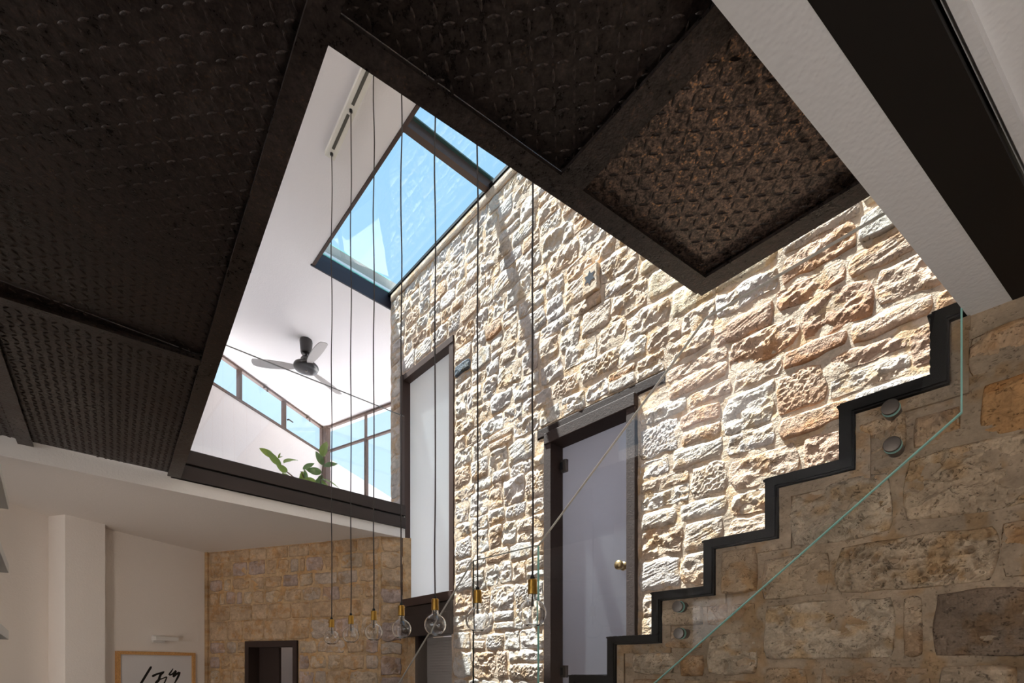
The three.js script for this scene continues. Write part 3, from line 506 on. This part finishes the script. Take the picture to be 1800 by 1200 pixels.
{ // glazed door with its old frame and header
  const d = structure('door_1', [-2.3, Y(-0.26), -3.05]);
  part(d, 'header_beam', rbox(-2.84, -1.66, Y(1.892), Y(1.972), -3.2, -2.997, 0.012), header);
  part(d, 'frame_head', rbox(-2.725, -1.87, Y(1.80), Y(1.895), -3.14, -2.955, 0.008), doorFrame);
  part(d, 'frame_left', rbox(-2.735, -2.655, Y(-0.26), Y(1.84), -3.14, -2.965, 0.006), doorFrame); part(d, 'frame_right', rbox(-1.945, -1.872, Y(-0.26), Y(1.82), -3.14, -2.965, 0.006), doorFrame);
  const g = new THREE.PlaneGeometry(0.70, 2.12); g.translate(-2.305, Y(0.785), -3.115); part(d, 'frosted_leaf', g, frostedDoor);
  part(d, 'leaf_edge', [box(-2.662, -2.656, Y(-0.26), Y(1.80), -3.112, -3.10), box(-2.66, -1.95, Y(1.833), Y(1.839), -3.112, -3.10)], greenEdge);
  part(d, 'passage_wall', [box(-3.0, -1.6, 0, Y(2.3), -4.5, -4.4), box(-3.1, -3.0, 0, Y(2.3), -4.5, -3.55), box(-1.6, -1.5, 0, Y(2.3), -4.5, -3.55)], plasterUpper); part(d, 'added_shade_board', box(-3.0, -1.6, Y(1.92), Y(2.0), -3.95, -3.55), header);  // dark board added unseen, to shade the top of the frosted leaf
  for (const h of [1.64, -0.055]) { const q = part(d, 'hinge', [rbox(-2.68, -2.595, Y(h - 0.05), Y(h + 0.05), -3.115, -3.085, 0.003)], chrome, { number: true }); part(q, 'hinge_plate', rbox(-2.66, -2.63, Y(h - 0.03), Y(h + 0.03), -3.09, -3.078, 0.002), capBlack); }
  const k = part(d, 'door_knob', lathe([[0.001, 0], [0.026, 0.004], [0.036, 0.02], [0.034, 0.036], [0.018, 0.05], [0.014, 0.07], [0.03, 0.076], [0.034, 0.085]], [0, 0, 0]).rotateX(-Math.PI / 2).translate(-2.065, Y(0.735), -3.03), brassOld);
}
// ---- lower doorway in the back wall, with the room behind it
{
  const d = structure('door_3', [-6, 0, -2.3]), L = CP.L, d0 = L - 1.965, d1 = L - 1.160, dh = 0.295;
  const D = (n, a, b, c, e, f, g, m) => part(d, n, CP.box(a, b, c, e, f, g), m, { number: true });
  D('frame_head', d0, d1, dh - 0.075, dh, -0.16, 0.02, doorFrame); D('frame_side', d0, d0 + 0.06, -EYE, dh - 0.07, -0.16, 0.02, doorFrame); D('frame_side', d1 - 0.06, d1, -EYE, dh - 0.07, -0.16, 0.02, doorFrame);
  D('door_leaf', d0 + 0.055, d0 + 0.375, -EYE, dh - 0.075, -0.19, -0.15, doorFrame);
  const r = structure('wall_pantry', [-6, 0, -2.6]);
  part(r, 'plaster_face', [CP.box(d0 - 0.2, d0 + 0.86, -EYE, 1.2, -1.45, -1.35), CP.box(d0 + 0.98, d1 + 0.9, -EYE, 1.2, -1.45, -1.35), CP.box(d0 + 0.86, d0 + 0.98, 0.5, 1.2, -1.45, -1.35),  CP.box(d0 - 0.3, d0 - 0.2, -EYE, 1.2, -1.4, -0.42), CP.box(d1 + 0.9, d1 + 1.0, -EYE, 1.2, -1.4, -0.42)], plasterUpper);
  part(r, 'shelf', CP.box(d0 + 0.1, d1 + 0.9, 0.055, 0.075, -1.35, -1.1), whitePaint);
}

// ================================================================ STAIR
{
  const t = thing('staircase', 'black folded steel staircase climbing along the stone wall', 'stairs', [-1.49, Y(-0.26), -2.55]);
  const tread = (x0, x1, h) => part(t, 'tread', rbox(x0 - 0.012, x1 + 0.004, Y(h) - 0.008, Y(h), -2.985, -2.104, 0.003), blackSteel, { number: true });
  for (let k = 0; k <= 9; k++) { const x0 = k ? riserX(k) : -1.746; tread(x0, riserX(k + 1), treadH(k)); part(t, 'riser', box(x0 - 0.004, x0 + 0.004, Y(treadH(k) - stepR), Y(treadH(k)) - 0.006, -2.985, -2.106), blackSteel, { number: true }); }
  tread(-2.62, -1.746, -0.259);
  for (let k = 1; k <= 6; k++) { const x1 = -2.62 - stepG * (k - 1); tread(x1 - stepG, x1, -0.259 - stepR * k); }
  // the folded edge that shows from the room: a flat bar and a slimmer one inside it
  const edge = (w, z0, z1, off) => {
    const o = [], i = [];
    for (let k = 0; k <= 6; k++) { const x = k ? riserX(k) : -1.746; o.push([x + off, Y(treadH(k) - (k ? stepR : stepR)) - off], [x + off, Y(treadH(k)) - off]); i.push([x + off + w, Y(treadH(k) - stepR) - off - w], [x + off + w, Y(treadH(k)) - off - w]); }
    o.push([-0.12, Y(treadH(6)) - off]); i.push([-0.12, Y(treadH(6)) - off - w]);
    o[0][1] = Y(-0.259) - off - w; i[0][1] = Y(-0.259) - off - w;
    return slabZ([...o, ...i.reverse()], z0, z1);
  };
  part(t, 'stringer', [edge(0.036, -2.13, -2.098, 0), edge(0.008, -2.13, -2.108, 0.034)], blackSteel);
  // raised pattern along the outer edges of treads and risers
  const at = [], M = new THREE.Matrix4();
  for (let k = 0; k <= 7; k++) { const x0 = k ? riserX(k) : -1.746; for (let i = 0; i < 9; i++) for (let j = 0; j < 3; j++) at.push(M.compose(new THREE.Vector3(x0 + 0.01 + i * 0.0285, Y(treadH(k)) + 0.0005, -2.115 - j * 0.0285), new THREE.Quaternion().setFromEuler(new THREE.Euler(0, (i + j) % 2 ? 0.78 : -0.78, 0)), new THREE.Vector3(0.9, 1, 1)).clone());
    for (let i = 0; i < 7; i++) for (let j = 0; j < 2; j++) at.push(M.compose(new THREE.Vector3(x0 - 0.0045, Y(treadH(k)) - 0.012 - i * 0.0285, -2.115 - j * 0.0285), new THREE.Quaternion().setFromEuler(new THREE.Euler(0, 0, Math.PI / 2)), new THREE.Vector3(0.9, 1, 1)).clone()); }
  const lens = new THREE.SphereGeometry(1, 8, 6); lens.scale(0.014, 0.0025, 0.005);
  const im = new THREE.InstancedMesh(lens, blackSteel, at.length), b = base.get(t); at.forEach((m, k) => im.setMatrixAt(k, m.premultiply(new THREE.Matrix4().makeTranslation(-b.x, -b.y, -b.z)))); im.name = 'raised_pattern'; im.userData.kind = 'stuff'; im.castShadow = true; t.add(im);
  // narrow mortar fillet that follows the steel
  const fil = [], fi2 = []; const f = 0.046, w = 0.042;
  for (let k = 0; k <= 6; k++) { const x = k ? riserX(k) : -1.746; fil.push([x + f, Y(treadH(k) - stepR) - f], [x + f, Y(treadH(k)) - f]); fi2.push([x + f + w, Y(treadH(k) - stepR) - f - w], [x + f + w, Y(treadH(k)) - f - w]); }
  fil.push([-0.12, Y(treadH(6)) - f]); fi2.push([-0.12, Y(treadH(6)) - f - w]);
  const g = slabZ([...fil, ...fi2.reverse()], -2.14, -2.119); part(WS, 'mortar_fillet', g, mortarS);
}
{ // glass balustrade of the upper flight, standing off the masonry
  const z = -2.07, gl = (name, label, poly, at, edges, grp) => {
    const t = thing(name, label, 'balustrade', at, grp);
    const sh = new THREE.ShapeGeometry(new THREE.Shape(poly.map(([x, h]) => new THREE.Vector2(x, Y(h))))); sh.translate(0, 0, z); part(t, 'pane', sh, clear);
    for (const [i, m, th] of edges) { const a = poly[i], b = poly[(i + 1) % poly.length], P = plane([0, 0], [1, 0]), d = Math.hypot(b[0] - a[0], b[1] - a[1]), e = new THREE.BoxGeometry(d, 0.0042, 0.012); e.rotateZ(Math.atan2(b[1] - a[1], b[0] - a[0])); e.translate((a[0] + b[0]) / 2, Y((a[1] + b[1]) / 2), z); part(t, 'polished_edge', e, m, { number: true }); }
    return t;
  };
  const up = [[-1.95, -0.70], [-1.95, 0.69], [-0.955, 1.50], [-0.137, 1.55], [-0.137, 0.787]];
  const t = gl('glass_balustrade', 'clear glass balustrade with green edges on the upper flight', up, [-1.0, Y(0), z], [[0, greenEdge], [1, offWhite], [2, offWhite], [3, greenEdge], [4, greenEdge]]);
  for (const [x, h] of [[-0.314, 0.868], [-0.309, 0.741], [-1.08, 0.262], [-1.074, 0.141]]) {
    const s = part(t, 'standoff', rod([x, Y(h), -2.15], [x, Y(h), -2.077], 0.024, 24), chrome, { number: true });
    part(s, 'cap', (() => { const g = lathe([[0.001, 0], [0.024, 0], [0.025, 0.002], [0.025, 0.010], [0.023, 0.012], [0.001, 0.012]], [0, 0, 0], 28); g.rotateX(Math.PI / 2); g.translate(x, Y(h), -2.066); return g; })(), chrome); part(s, 'collar', rod([x, Y(h), -2.08], [x, Y(h), -2.074], 0.026, 24), greenEdge);
  }
  gl('glass_balustrade', 'upright glass landing guard between the lower and upper flights', [[-2.546, -0.45], [-2.546, 0.694], [-1.962, 0.694], [-1.962, -0.45]], [-2.25, Y(0), z], [[0, std('#2f3834', 0.2)], [1, edgeGrey]]);
  gl('glass_balustrade', 'sloping glass guard of the lower flight with a pale top edge', [[-4.0, -1.6], [-4.0, -0.60], [-2.56, 0.688], [-2.56, -0.5]], [-3.2, Y(-0.5), z], [[1, offWhite]]);
}

// ================================================================ PENDANT LAMPS
{
  const top = Y(ceilH), p = (k) => [-3.992 + 0.3983 * k - 0.0 * k, -1.728 + 0.0259 * k];
  const P = (k) => { const X = -1.505 + 0.266 * k, d = 4.082 - 0.3187 * k; return [0.69 * X - 0.7238 * d, -(0.7238 * X + 0.69 * d)]; };
  const a = P(-0.12), b = P(7.0), T = plane(a, b), rail = thing('ceiling_canopy', 'long off-white slotted ceiling rail that carries the pendant cords', 'ceiling rail', [a[0], top, a[1]]);
  part(rail, 'housing', T.box(0, T.L, ceilH - 0.035, ceilH, -0.04, 0.04), offWhite);
  for (let k = 0; k < 6; k++) { const u = (k + 0.12 + 0.10) / 7.12 * T.L, v = (k + 0.12 + 0.90) / 7.12 * T.L; part(rail, 'slot', T.box(u, v, ceilH - 0.0365, ceilH - 0.034, -0.008, 0.014), slotDark, { number: true }); }
  const labels = ['farthest small globe pendant in front of the back stone wall, beside the doorway', 'second pendant from the far end of the row of globe bulbs', 'third pendant from the far end, globe just left of the stone corner', 'middle pendant of the seven, globe at the end of the dark lintel beam', 'globe pendant hanging in front of the tall frosted window', 'globe pendant in front of sunlit stone right of the frosted window', 'nearest and largest globe pendant, hanging beside the glazed door frame'];
  for (let k = 0; k < 7; k++) {
    const [x, z] = P(k), c = Y(0.229), o = thing('pendant_lamp', labels[k], 'lamp', [x, c, z], 'row of seven bare globe pendants');
    const gu = part(o, 'gland', rod([x, top - 0.05, z], [x, top - 0.036, z], 0.012, 12), capBlack);
    const pts = []; for (let i = 0; i <= 14; i++) { const y = c + 0.155 + (top - 0.05 - c - 0.155) * i / 14; pts.push(new THREE.Vector3(x + 0.0035 * Math.sin(i * 2.1 + k), y, z + 0.0035 * Math.cos(i * 1.7 + k))); } pts[0].set(x, c + 0.155, z); pts[14].set(x, top - 0.04, z);
    part(o, 'cord', new THREE.TubeGeometry(new THREE.CatmullRomCurve3(pts), 40, 0.0042, 8), cableMat);
    const s = part(o, 'socket', lathe([[0.001, 0.150], [0.017, 0.150], [0.0205, 0.146], [0.0205, 0.120], [0.0195, 0.119], [0.0205, 0.117], [0.0215, 0.085], [0.019, 0.083], [0.001, 0.083]], [x, c, z], 28), brass);
    part(s, 'cord_grip', lathe([[0.001, 0.168], [0.006, 0.168], [0.010, 0.160], [0.010, 0.149], [0.001, 0.149]], [x, c, z], 16), capBlack);
    const prof = []; for (let i = 0; i <= 28; i++) { const th = -Math.PI / 2 + i / 28 * (Math.PI / 2 + 1.18); prof.push([Math.max(0.0005, 0.0625 * Math.cos(th)), 0.0625 * Math.sin(th)]); } prof.push([0.0195, 0.064], [0.0180, 0.072], [0.0175, 0.086]);
    const inner = prof.map(([r, y]) => [Math.max(0.0003, r - 0.0016), y + (y < 0 && r < 0.03 ? 0.0016 : 0)]).reverse();
    part(o, 'bulb', lathe([...prof, ...inner], [x, c, z], 48), bulbGlass);
    const f = []; for (let i = 0; i < 4; i++) { const q = i * Math.PI / 2 + 0.4; f.push(rod([x + 0.006 * Math.cos(q), c + 0.05, z + 0.006 * Math.sin(q)], [x + 0.016 * Math.cos(q), c - 0.018, z + 0.016 * Math.sin(q)], 0.0007, 5)); }
    part(o, 'filament', [rod([x, c + 0.084, z], [x, c + 0.03, z], 0.004, 10, 0.006), ...f], std('#6a6258', 0.4, { metalness: 0.5 }));
  }
}

// ================================================================ SMALL THINGS
{ // framed brush lettering on the white wall
  const P = plane(W0, W1), t = thing('picture_frame', 'pale wood picture frame holding black brush lettering on white paper', 'picture', [-7.1, Y(-0.3), -1.0]);
  const q = plane(W1, W0), L = q.L;                                 // t from near to far, o > 0 into the room
  const a = L - 1.092, b = L - 0.168, top = 0.151, bot = -0.75, w = 0.036;
  for (const g of [q.box(a, b, top - w, top, 0, 0.035), q.box(a, b, bot, bot + w, 0, 0.035), q.box(a, a + w, bot + w, top - w, 0, 0.035), q.box(b - w, b, bot + w, top - w, 0, 0.035)]) part(t, 'frame_bar', g, woodFrame, { number: true });
  part(t, 'paper', q.box(a + w, b - w, bot + w, top - w, 0.004, 0.012), paper);
  const px = (x, y) => { const X = 230 + x / 15, Yp = 1140 + y / 15; return [a + (X - 202) / 138 * (b - a), top - (Yp - 1145.5) / 860 * 5.65]; };   // the lettering, laid out in the frame's own width
  const S = (pts, wd) => { const c = new THREE.CatmullRomCurve3(pts.map(([x, y]) => { const [u, v] = px(x, y); return new THREE.Vector3(u, v, 0); })), n = 26, sh = [], ba = []; for (let i = 0; i <= n; i++) { const p = c.getPoint(i / n), d = c.getTangent(i / n), k = wd[0] + (wd[1] - wd[0]) * i / n, e = Math.sqrt(Math.min(1, (Math.min(i, n - i) + 0.6) / 3)); sh.push(new THREE.Vector2(p.x - d.y * k * e, p.y + d.x * k * e)); ba.unshift(new THREE.Vector2(p.x + d.y * k * e, p.y - d.x * k * e)); }
    const g = new THREE.ShapeGeometry(new THREE.Shape([...sh, ...ba])); g.translate(0, 0, 0.0127); q.put(g); return g; };
  part(t, 'brush_lettering', [S([[445, 470], [390, 560], [300, 710], [170, 930], [60, 1100]], [0.014, 0.014]), S([[460, 740], [560, 690], [680, 650], [790, 610]], [0.015, 0.007]), S([[780, 620], [700, 680], [660, 760], [640, 830], [540, 930]], [0.014, 0.017]), S([[640, 830], [740, 800], [850, 765], [820, 850], [760, 980]], [0.007, 0.009]), S([[1030, 530], [980, 610], [915, 700], [1000, 690], [1120, 585], [1060, 690], [1030, 760], [1110, 700], [1215, 640], [1170, 760], [1060, 960]], [0.009, 0.015])], ink);
}
{ // small white wall light above it
  const q = plane(W1, W0), L = q.L, t = thing('wall_light', 'small white block wall light above the framed lettering', 'light', [-7.1, Y(0.3), -1.0]);
  part(t, 'back_plate', q.box(L - 0.69, L - 0.55, 0.262, 0.345, 0, 0.02), whitePaint);
  part(t, 'shade', q.box(L - 0.71, L - 0.44, 0.285, 0.33, 0.015, 0.095), whitePaint);
}
{ // white open shelves at the left edge
  const t = thing('wall_shelf', 'white open wall shelf with thick boards at the left edge', 'shelf', [-2.4, Y(0), 0.3]);
  for (const h of [0.718, 0.432, 0.133, -0.16, -0.45]) part(t, 'shelf_board', rbox(-3.155, -2.34, Y(h - 0.02), Y(h + 0.02), 0.12, 0.44, 0.002), whitePaint, { number: true });
  part(t, 'side_panel', box(-2.38, -2.34, 0, Y(0.74), 0.12, 0.44), whitePaint);
  const w = structure('wall_shelf_side', [-2, 0, 0.5]); part(w, 'plaster_face', box(-3.16, -2.3, 0, Y(soffitH + 0.1), 0.44, 0.56), plaster);
}
{ // potted plant on the upper floor
  const c = [-6.02, -2.35], y0 = Y(upperH), t = thing('potted_plant', 'leafy green potted plant showing above the dark edge beam', 'plant', [c[0], y0, c[1]]);
  part(t, 'pot', lathe([[0.001, 0], [0.10, 0], [0.13, 0.02], [0.16, 0.16], [0.165, 0.17], [0.15, 0.175], [0.145, 0.15], [0.001, 0.15]], [c[0], y0, c[1]]), std('#9a5b3c', 0.8));
  const leafM = phy('#7d9c3c', 0.5, { transmission: 0.3, thickness: 0 }), leafD = phy('#55793d', 0.5, { transmission: 0.3, thickness: 0 }), leafY = std('#86a02c', 0.5), bark = std('#5a4632', 0.85);
  const stems = [[[-6.02, 1.98, -2.35], [-6.0, 2.18, -2.2], [-6.0, 2.30, -2.02], [-6.0, 2.40, -1.94]], [[-6.02, 1.98, -2.35], [-6.0, 2.22, -2.45], [-6.0, 2.42, -2.48], [-6.0, 2.58, -2.50]], [[-6.02, 1.98, -2.35], [-6.0, 2.2, -2.28], [-6.0, 2.32, -2.22]]];
  for (const s of stems) part(t, 'stem', new THREE.TubeGeometry(new THREE.CatmullRomCurve3(s.map((v) => new THREE.Vector3(v[0], Y(v[1]), v[2]))), 16, 0.007, 6), bark, { number: true });
  const leafGeo = (L, W) => { const n = 10, P = [], I = []; for (let i = 0; i <= n; i++) { const u = i / n, w = W * Math.pow(Math.sin(Math.PI * Math.pow(u, 0.85)), 0.75) * 0.5, x = u * L, dr = -0.22 * L * u * u; P.push(x, dr + w * 0.35, -w, x, dr, 0, x, dr + w * 0.35 + 0.004 * Math.sin(i * 1.7), w); } for (let i = 0; i < n; i++) { const k = 3 * i; I.push(k, k + 1, k + 4, k, k + 4, k + 3, k + 1, k + 2, k + 5, k + 1, k + 5, k + 4); } const g = new THREE.BufferGeometry(); g.setAttribute('position', new THREE.Float32BufferAttribute(P, 3)); g.setAttribute('uv', new THREE.Float32BufferAttribute(new Float32Array(P.length / 3 * 2), 2)); g.setIndex(I); g.computeVertexNormals(); return g; };
  // [root y, root z, tip dy, tip dz, length, width, tone]: leaves read in the plane of the plant, each turned about its own axis
  const leaves = [[2.33, -1.99, 0.06, 0.13, 0.20, 0.085, 0], [2.40, -1.92, 0.05, 0.14, 0.17, 0.075, 2], [2.36, -2.02, 0.10, -0.12, 0.21, 0.10, 0], [2.27, -2.06, 0.03, 0.14, 0.15, 0.075, 0], [2.33, -2.24, -0.14, 0.01, 0.18, 0.09, 0], [2.35, -2.24, 0.09, -0.10, 0.16, 0.06, 1], [2.36, -2.25, -0.15, -0.06, 0.17, 0.06, 1], [2.40, -1.96, 0.07, -0.01, 0.07, 0.02, 2], [2.40, -1.96, 0.05, -0.05, 0.06, 0.02, 2],
    [2.57, -2.50, 0.16, 0.0, 0.22, 0.13, 0], [2.47, -2.49, 0.10, 0.08, 0.17, 0.08, 1], [2.45, -2.49, 0.10, -0.16, 0.21, 0.07, 1], [2.38, -2.47, -0.02, 0.16, 0.18, 0.09, 1], [2.35, -2.48, -0.14, 0.07, 0.17, 0.08, 1], [2.30, -2.47, -0.03, -0.24, 0.25, 0.06, 0], [2.28, -2.45, -0.12, -0.14, 0.18, 0.07, 0], [2.24, -2.40, -0.03, 0.16, 0.19, 0.09, 0], [2.30, -2.46, -0.12, 0.0, 0.16, 0.08, 1], [2.20, -2.14, 0.05, 0.14, 0.15, 0.07, 0], [2.17, -2.42, 0.02, 0.13, 0.16, 0.08, 0]];
  for (const [y, z, dy, dz, L, W, tone] of leaves) { const g = leafGeo(L, W), d = new THREE.Vector3(rr(-0.06, 0.09), dy, dz).normalize(); const side = new THREE.Vector3(1, 0, 0).cross(d).normalize(), up = side.clone().applyAxisAngle(d, rr(0.5, 1.3)), bin = d.clone().cross(up); g.applyMatrix4(new THREE.Matrix4().makeBasis(d, up, bin).setPosition(-6.0, Y(y), z)); const m = [leafM, leafD, leafY][tone]; m.side = THREE.DoubleSide; part(t, 'leaf', g, m, { number: true }); }
}

// ================================================================ OUTSIDE
solo('added_terrace_upper', prism([[-9.2, -4.2], [-7.2, -4.25], [-5.3, -5.6], [-5.3, -14], [-16, -14], [-10.4, -6.3]], Y(upperH - 0.2), Y(upperH - 0.02)), terraceMat);  // added pale surface, unseen, bouncing sun up to the white ceiling
solo('added_terrace', box(-12, 8, -0.25, -0.06, 4.85, 16), terraceMat);  // added pale surface, unseen, bouncing sun into the lower room
solo('ground_outside', box(-40, 30, -0.6, -0.3, -40, 30), terraceMat);
{ // added window band, out of view, letting fill light onto the stone wall
  const w = structure('added_window_4', [-1.65, 3.75, 4.7]);
  for (const x of [-5.18, -3.42, -1.65, 0.12, 1.88]) part(w, 'post', rbox(x - 0.025, x + 0.025, 3.75, 5.7, 4.68, 4.75), winBrown, { number: true });
  for (const x of [-4.3, -2.535, -0.765, 1.0]) { const g = new THREE.PlaneGeometry(1.7, 1.95); g.translate(x, 4.725, 4.715); part(w, 'pane', g, clear, { number: true }); }
  solo('added_roof_flat', box(-8, 5, 3.0, 3.3, 4.86, 12), floorPale);  // added pale surface, unseen, bouncing sun through the window band
}
// added ceiling lamp behind the camera, unseen fill for the lower room
for (const [x, z, w, d, power, label] of [[-0.75, 1.7, 0.7, 0.3, 22, 'added long white ceiling lamp, unseen fill for the lower room']]) {
  const y = x < -5 ? Y(soffitH) : Y(deckH + 0.05), t = thing('added_ceiling_lamp', label, 'lamp', [x, y, z]);
  part(t, 'housing', [rbox(x - w / 2 - 0.03, x + w / 2 + 0.03, y - 0.07, y, z - d / 2 - 0.03, z + d / 2 + 0.03, 0.006)], whitePaint);
  part(t, 'diffuser', box(x - w / 2, x + w / 2, y - 0.074, y - 0.069, z - d / 2, z + d / 2), std('#fff4e6', 0.6, { emissive: '#fff0e0', emissiveIntensity: 1.2 }));
  const l = new THREE.RectAreaLight('#ffeedd', power, w, d); l.name = 'fill_glow'; l.position.set(0, -0.08, 0); l.rotation.x = -Math.PI / 2; t.add(l);
}
{ // added lamp, out of view: a hooded spot to brighten the white walls
  const x = -3.35, z = 0.85, y = 1.1, t = thing('added_floor_lamp', 'added black floor lamp, unseen, its hooded spot brightening the white walls', 'lamp', [x, 0, z]);
  part(t, 'base', lathe([[0.001, 0], [0.15, 0], [0.15, 0.015], [0.03, 0.03], [0.001, 0.03]], [x, 0, z]), blackSteel); part(t, 'pole', rod([x, 0.02, z], [x, y - 0.06, z], 0.011), blackSteel);
  const d = new THREE.Vector3(-3.5, 0.95, -2.1).normalize(), q = new THREE.Quaternion().setFromUnitVectors(new THREE.Vector3(0, 1, 0), d), turn = (g) => g.applyQuaternion(q).translate(x, y, z);
  const h = part(t, 'hood', turn(lathe([[0.001, -0.1], [0.05, -0.1], [0.055, -0.06], [0.085, 0.06], [0.082, 0.06], [0.05, -0.05], [0.001, -0.05]], [0, 0, 0])), blackSteel);
  part(h, 'lens', turn(lathe([[0.001, 0.04], [0.076, 0.04], [0.076, 0.046], [0.001, 0.046]], [0, 0, 0])), std('#fff6ea', 0.5, { emissive: '#fff0de', emissiveIntensity: 1.5 }));
  const l = new THREE.SpotLight('#fff0e2', 4.4, 0, 0.78, 0.7); l.name = 'fill_glow'; l.position.copy(d).multiplyScalar(0.07).add(new THREE.Vector3(0, y, 0)); l.target.position.copy(d).multiplyScalar(3).add(new THREE.Vector3(0, y, 0)); l.castShadow = true; l.shadow.radius = 10; t.add(l, l.target);
}
{ // added lamp, out of view, brightening the plastered beam and steel plates
  const x = 0.55, z = -0.75, y = 1.0, t = thing('added_uplighter', 'added black standing lamp, unseen, turned up to brighten beam and plates', 'lamp', [x, 0, z]);
  part(t, 'base', lathe([[0.001, 0], [0.14, 0], [0.14, 0.015], [0.03, 0.03], [0.001, 0.03]], [x, 0, z]), blackSteel); part(t, 'pole', rod([x, 0.02, z], [x, y - 0.1, z], 0.012), blackSteel);
  part(t, 'bowl', lathe([[0.001, -0.11], [0.03, -0.11], [0.09, -0.05], [0.14, 0.03], [0.135, 0.03], [0.085, -0.04], [0.03, -0.095], [0.001, -0.095]], [x, y, z]), blackSteel);
  part(t, 'lens', lathe([[0.001, -0.03], [0.088, -0.03], [0.088, -0.024], [0.001, -0.024]], [x, y, z]), std('#fff6ea', 0.5, { emissive: '#fff0de', emissiveIntensity: 1.5 }));
  const l = new THREE.SpotLight('#fff4ea', 1.7, 0, 1.0, 0.9); l.name = 'fill_glow'; l.position.set(0, y + 0.0, 0); l.target.position.set(-1.0, y + 2.2, -0.5); l.castShadow = true; l.shadow.radius = 4; t.add(l, l.target);
}
{ // added glazed doors behind the camera, letting daylight into the lower room
  const w = structure('added_door_4', [-1.5, 0, 4.7]);
  for (const x of [-4.98, -2.63, -0.3, 2.03]) part(w, 'post', rbox(x - 0.03, x + 0.03, 0, 2.7, 4.68, 4.76), frameBrown, { number: true });
  for (const x of [-3.805, -1.465, 0.865]) { const g = new THREE.PlaneGeometry(2.3, 2.68); g.translate(x, 1.35, 4.72); part(w, 'pane', g, clear, { number: true }); }
}

renderer.render(scene, camera);
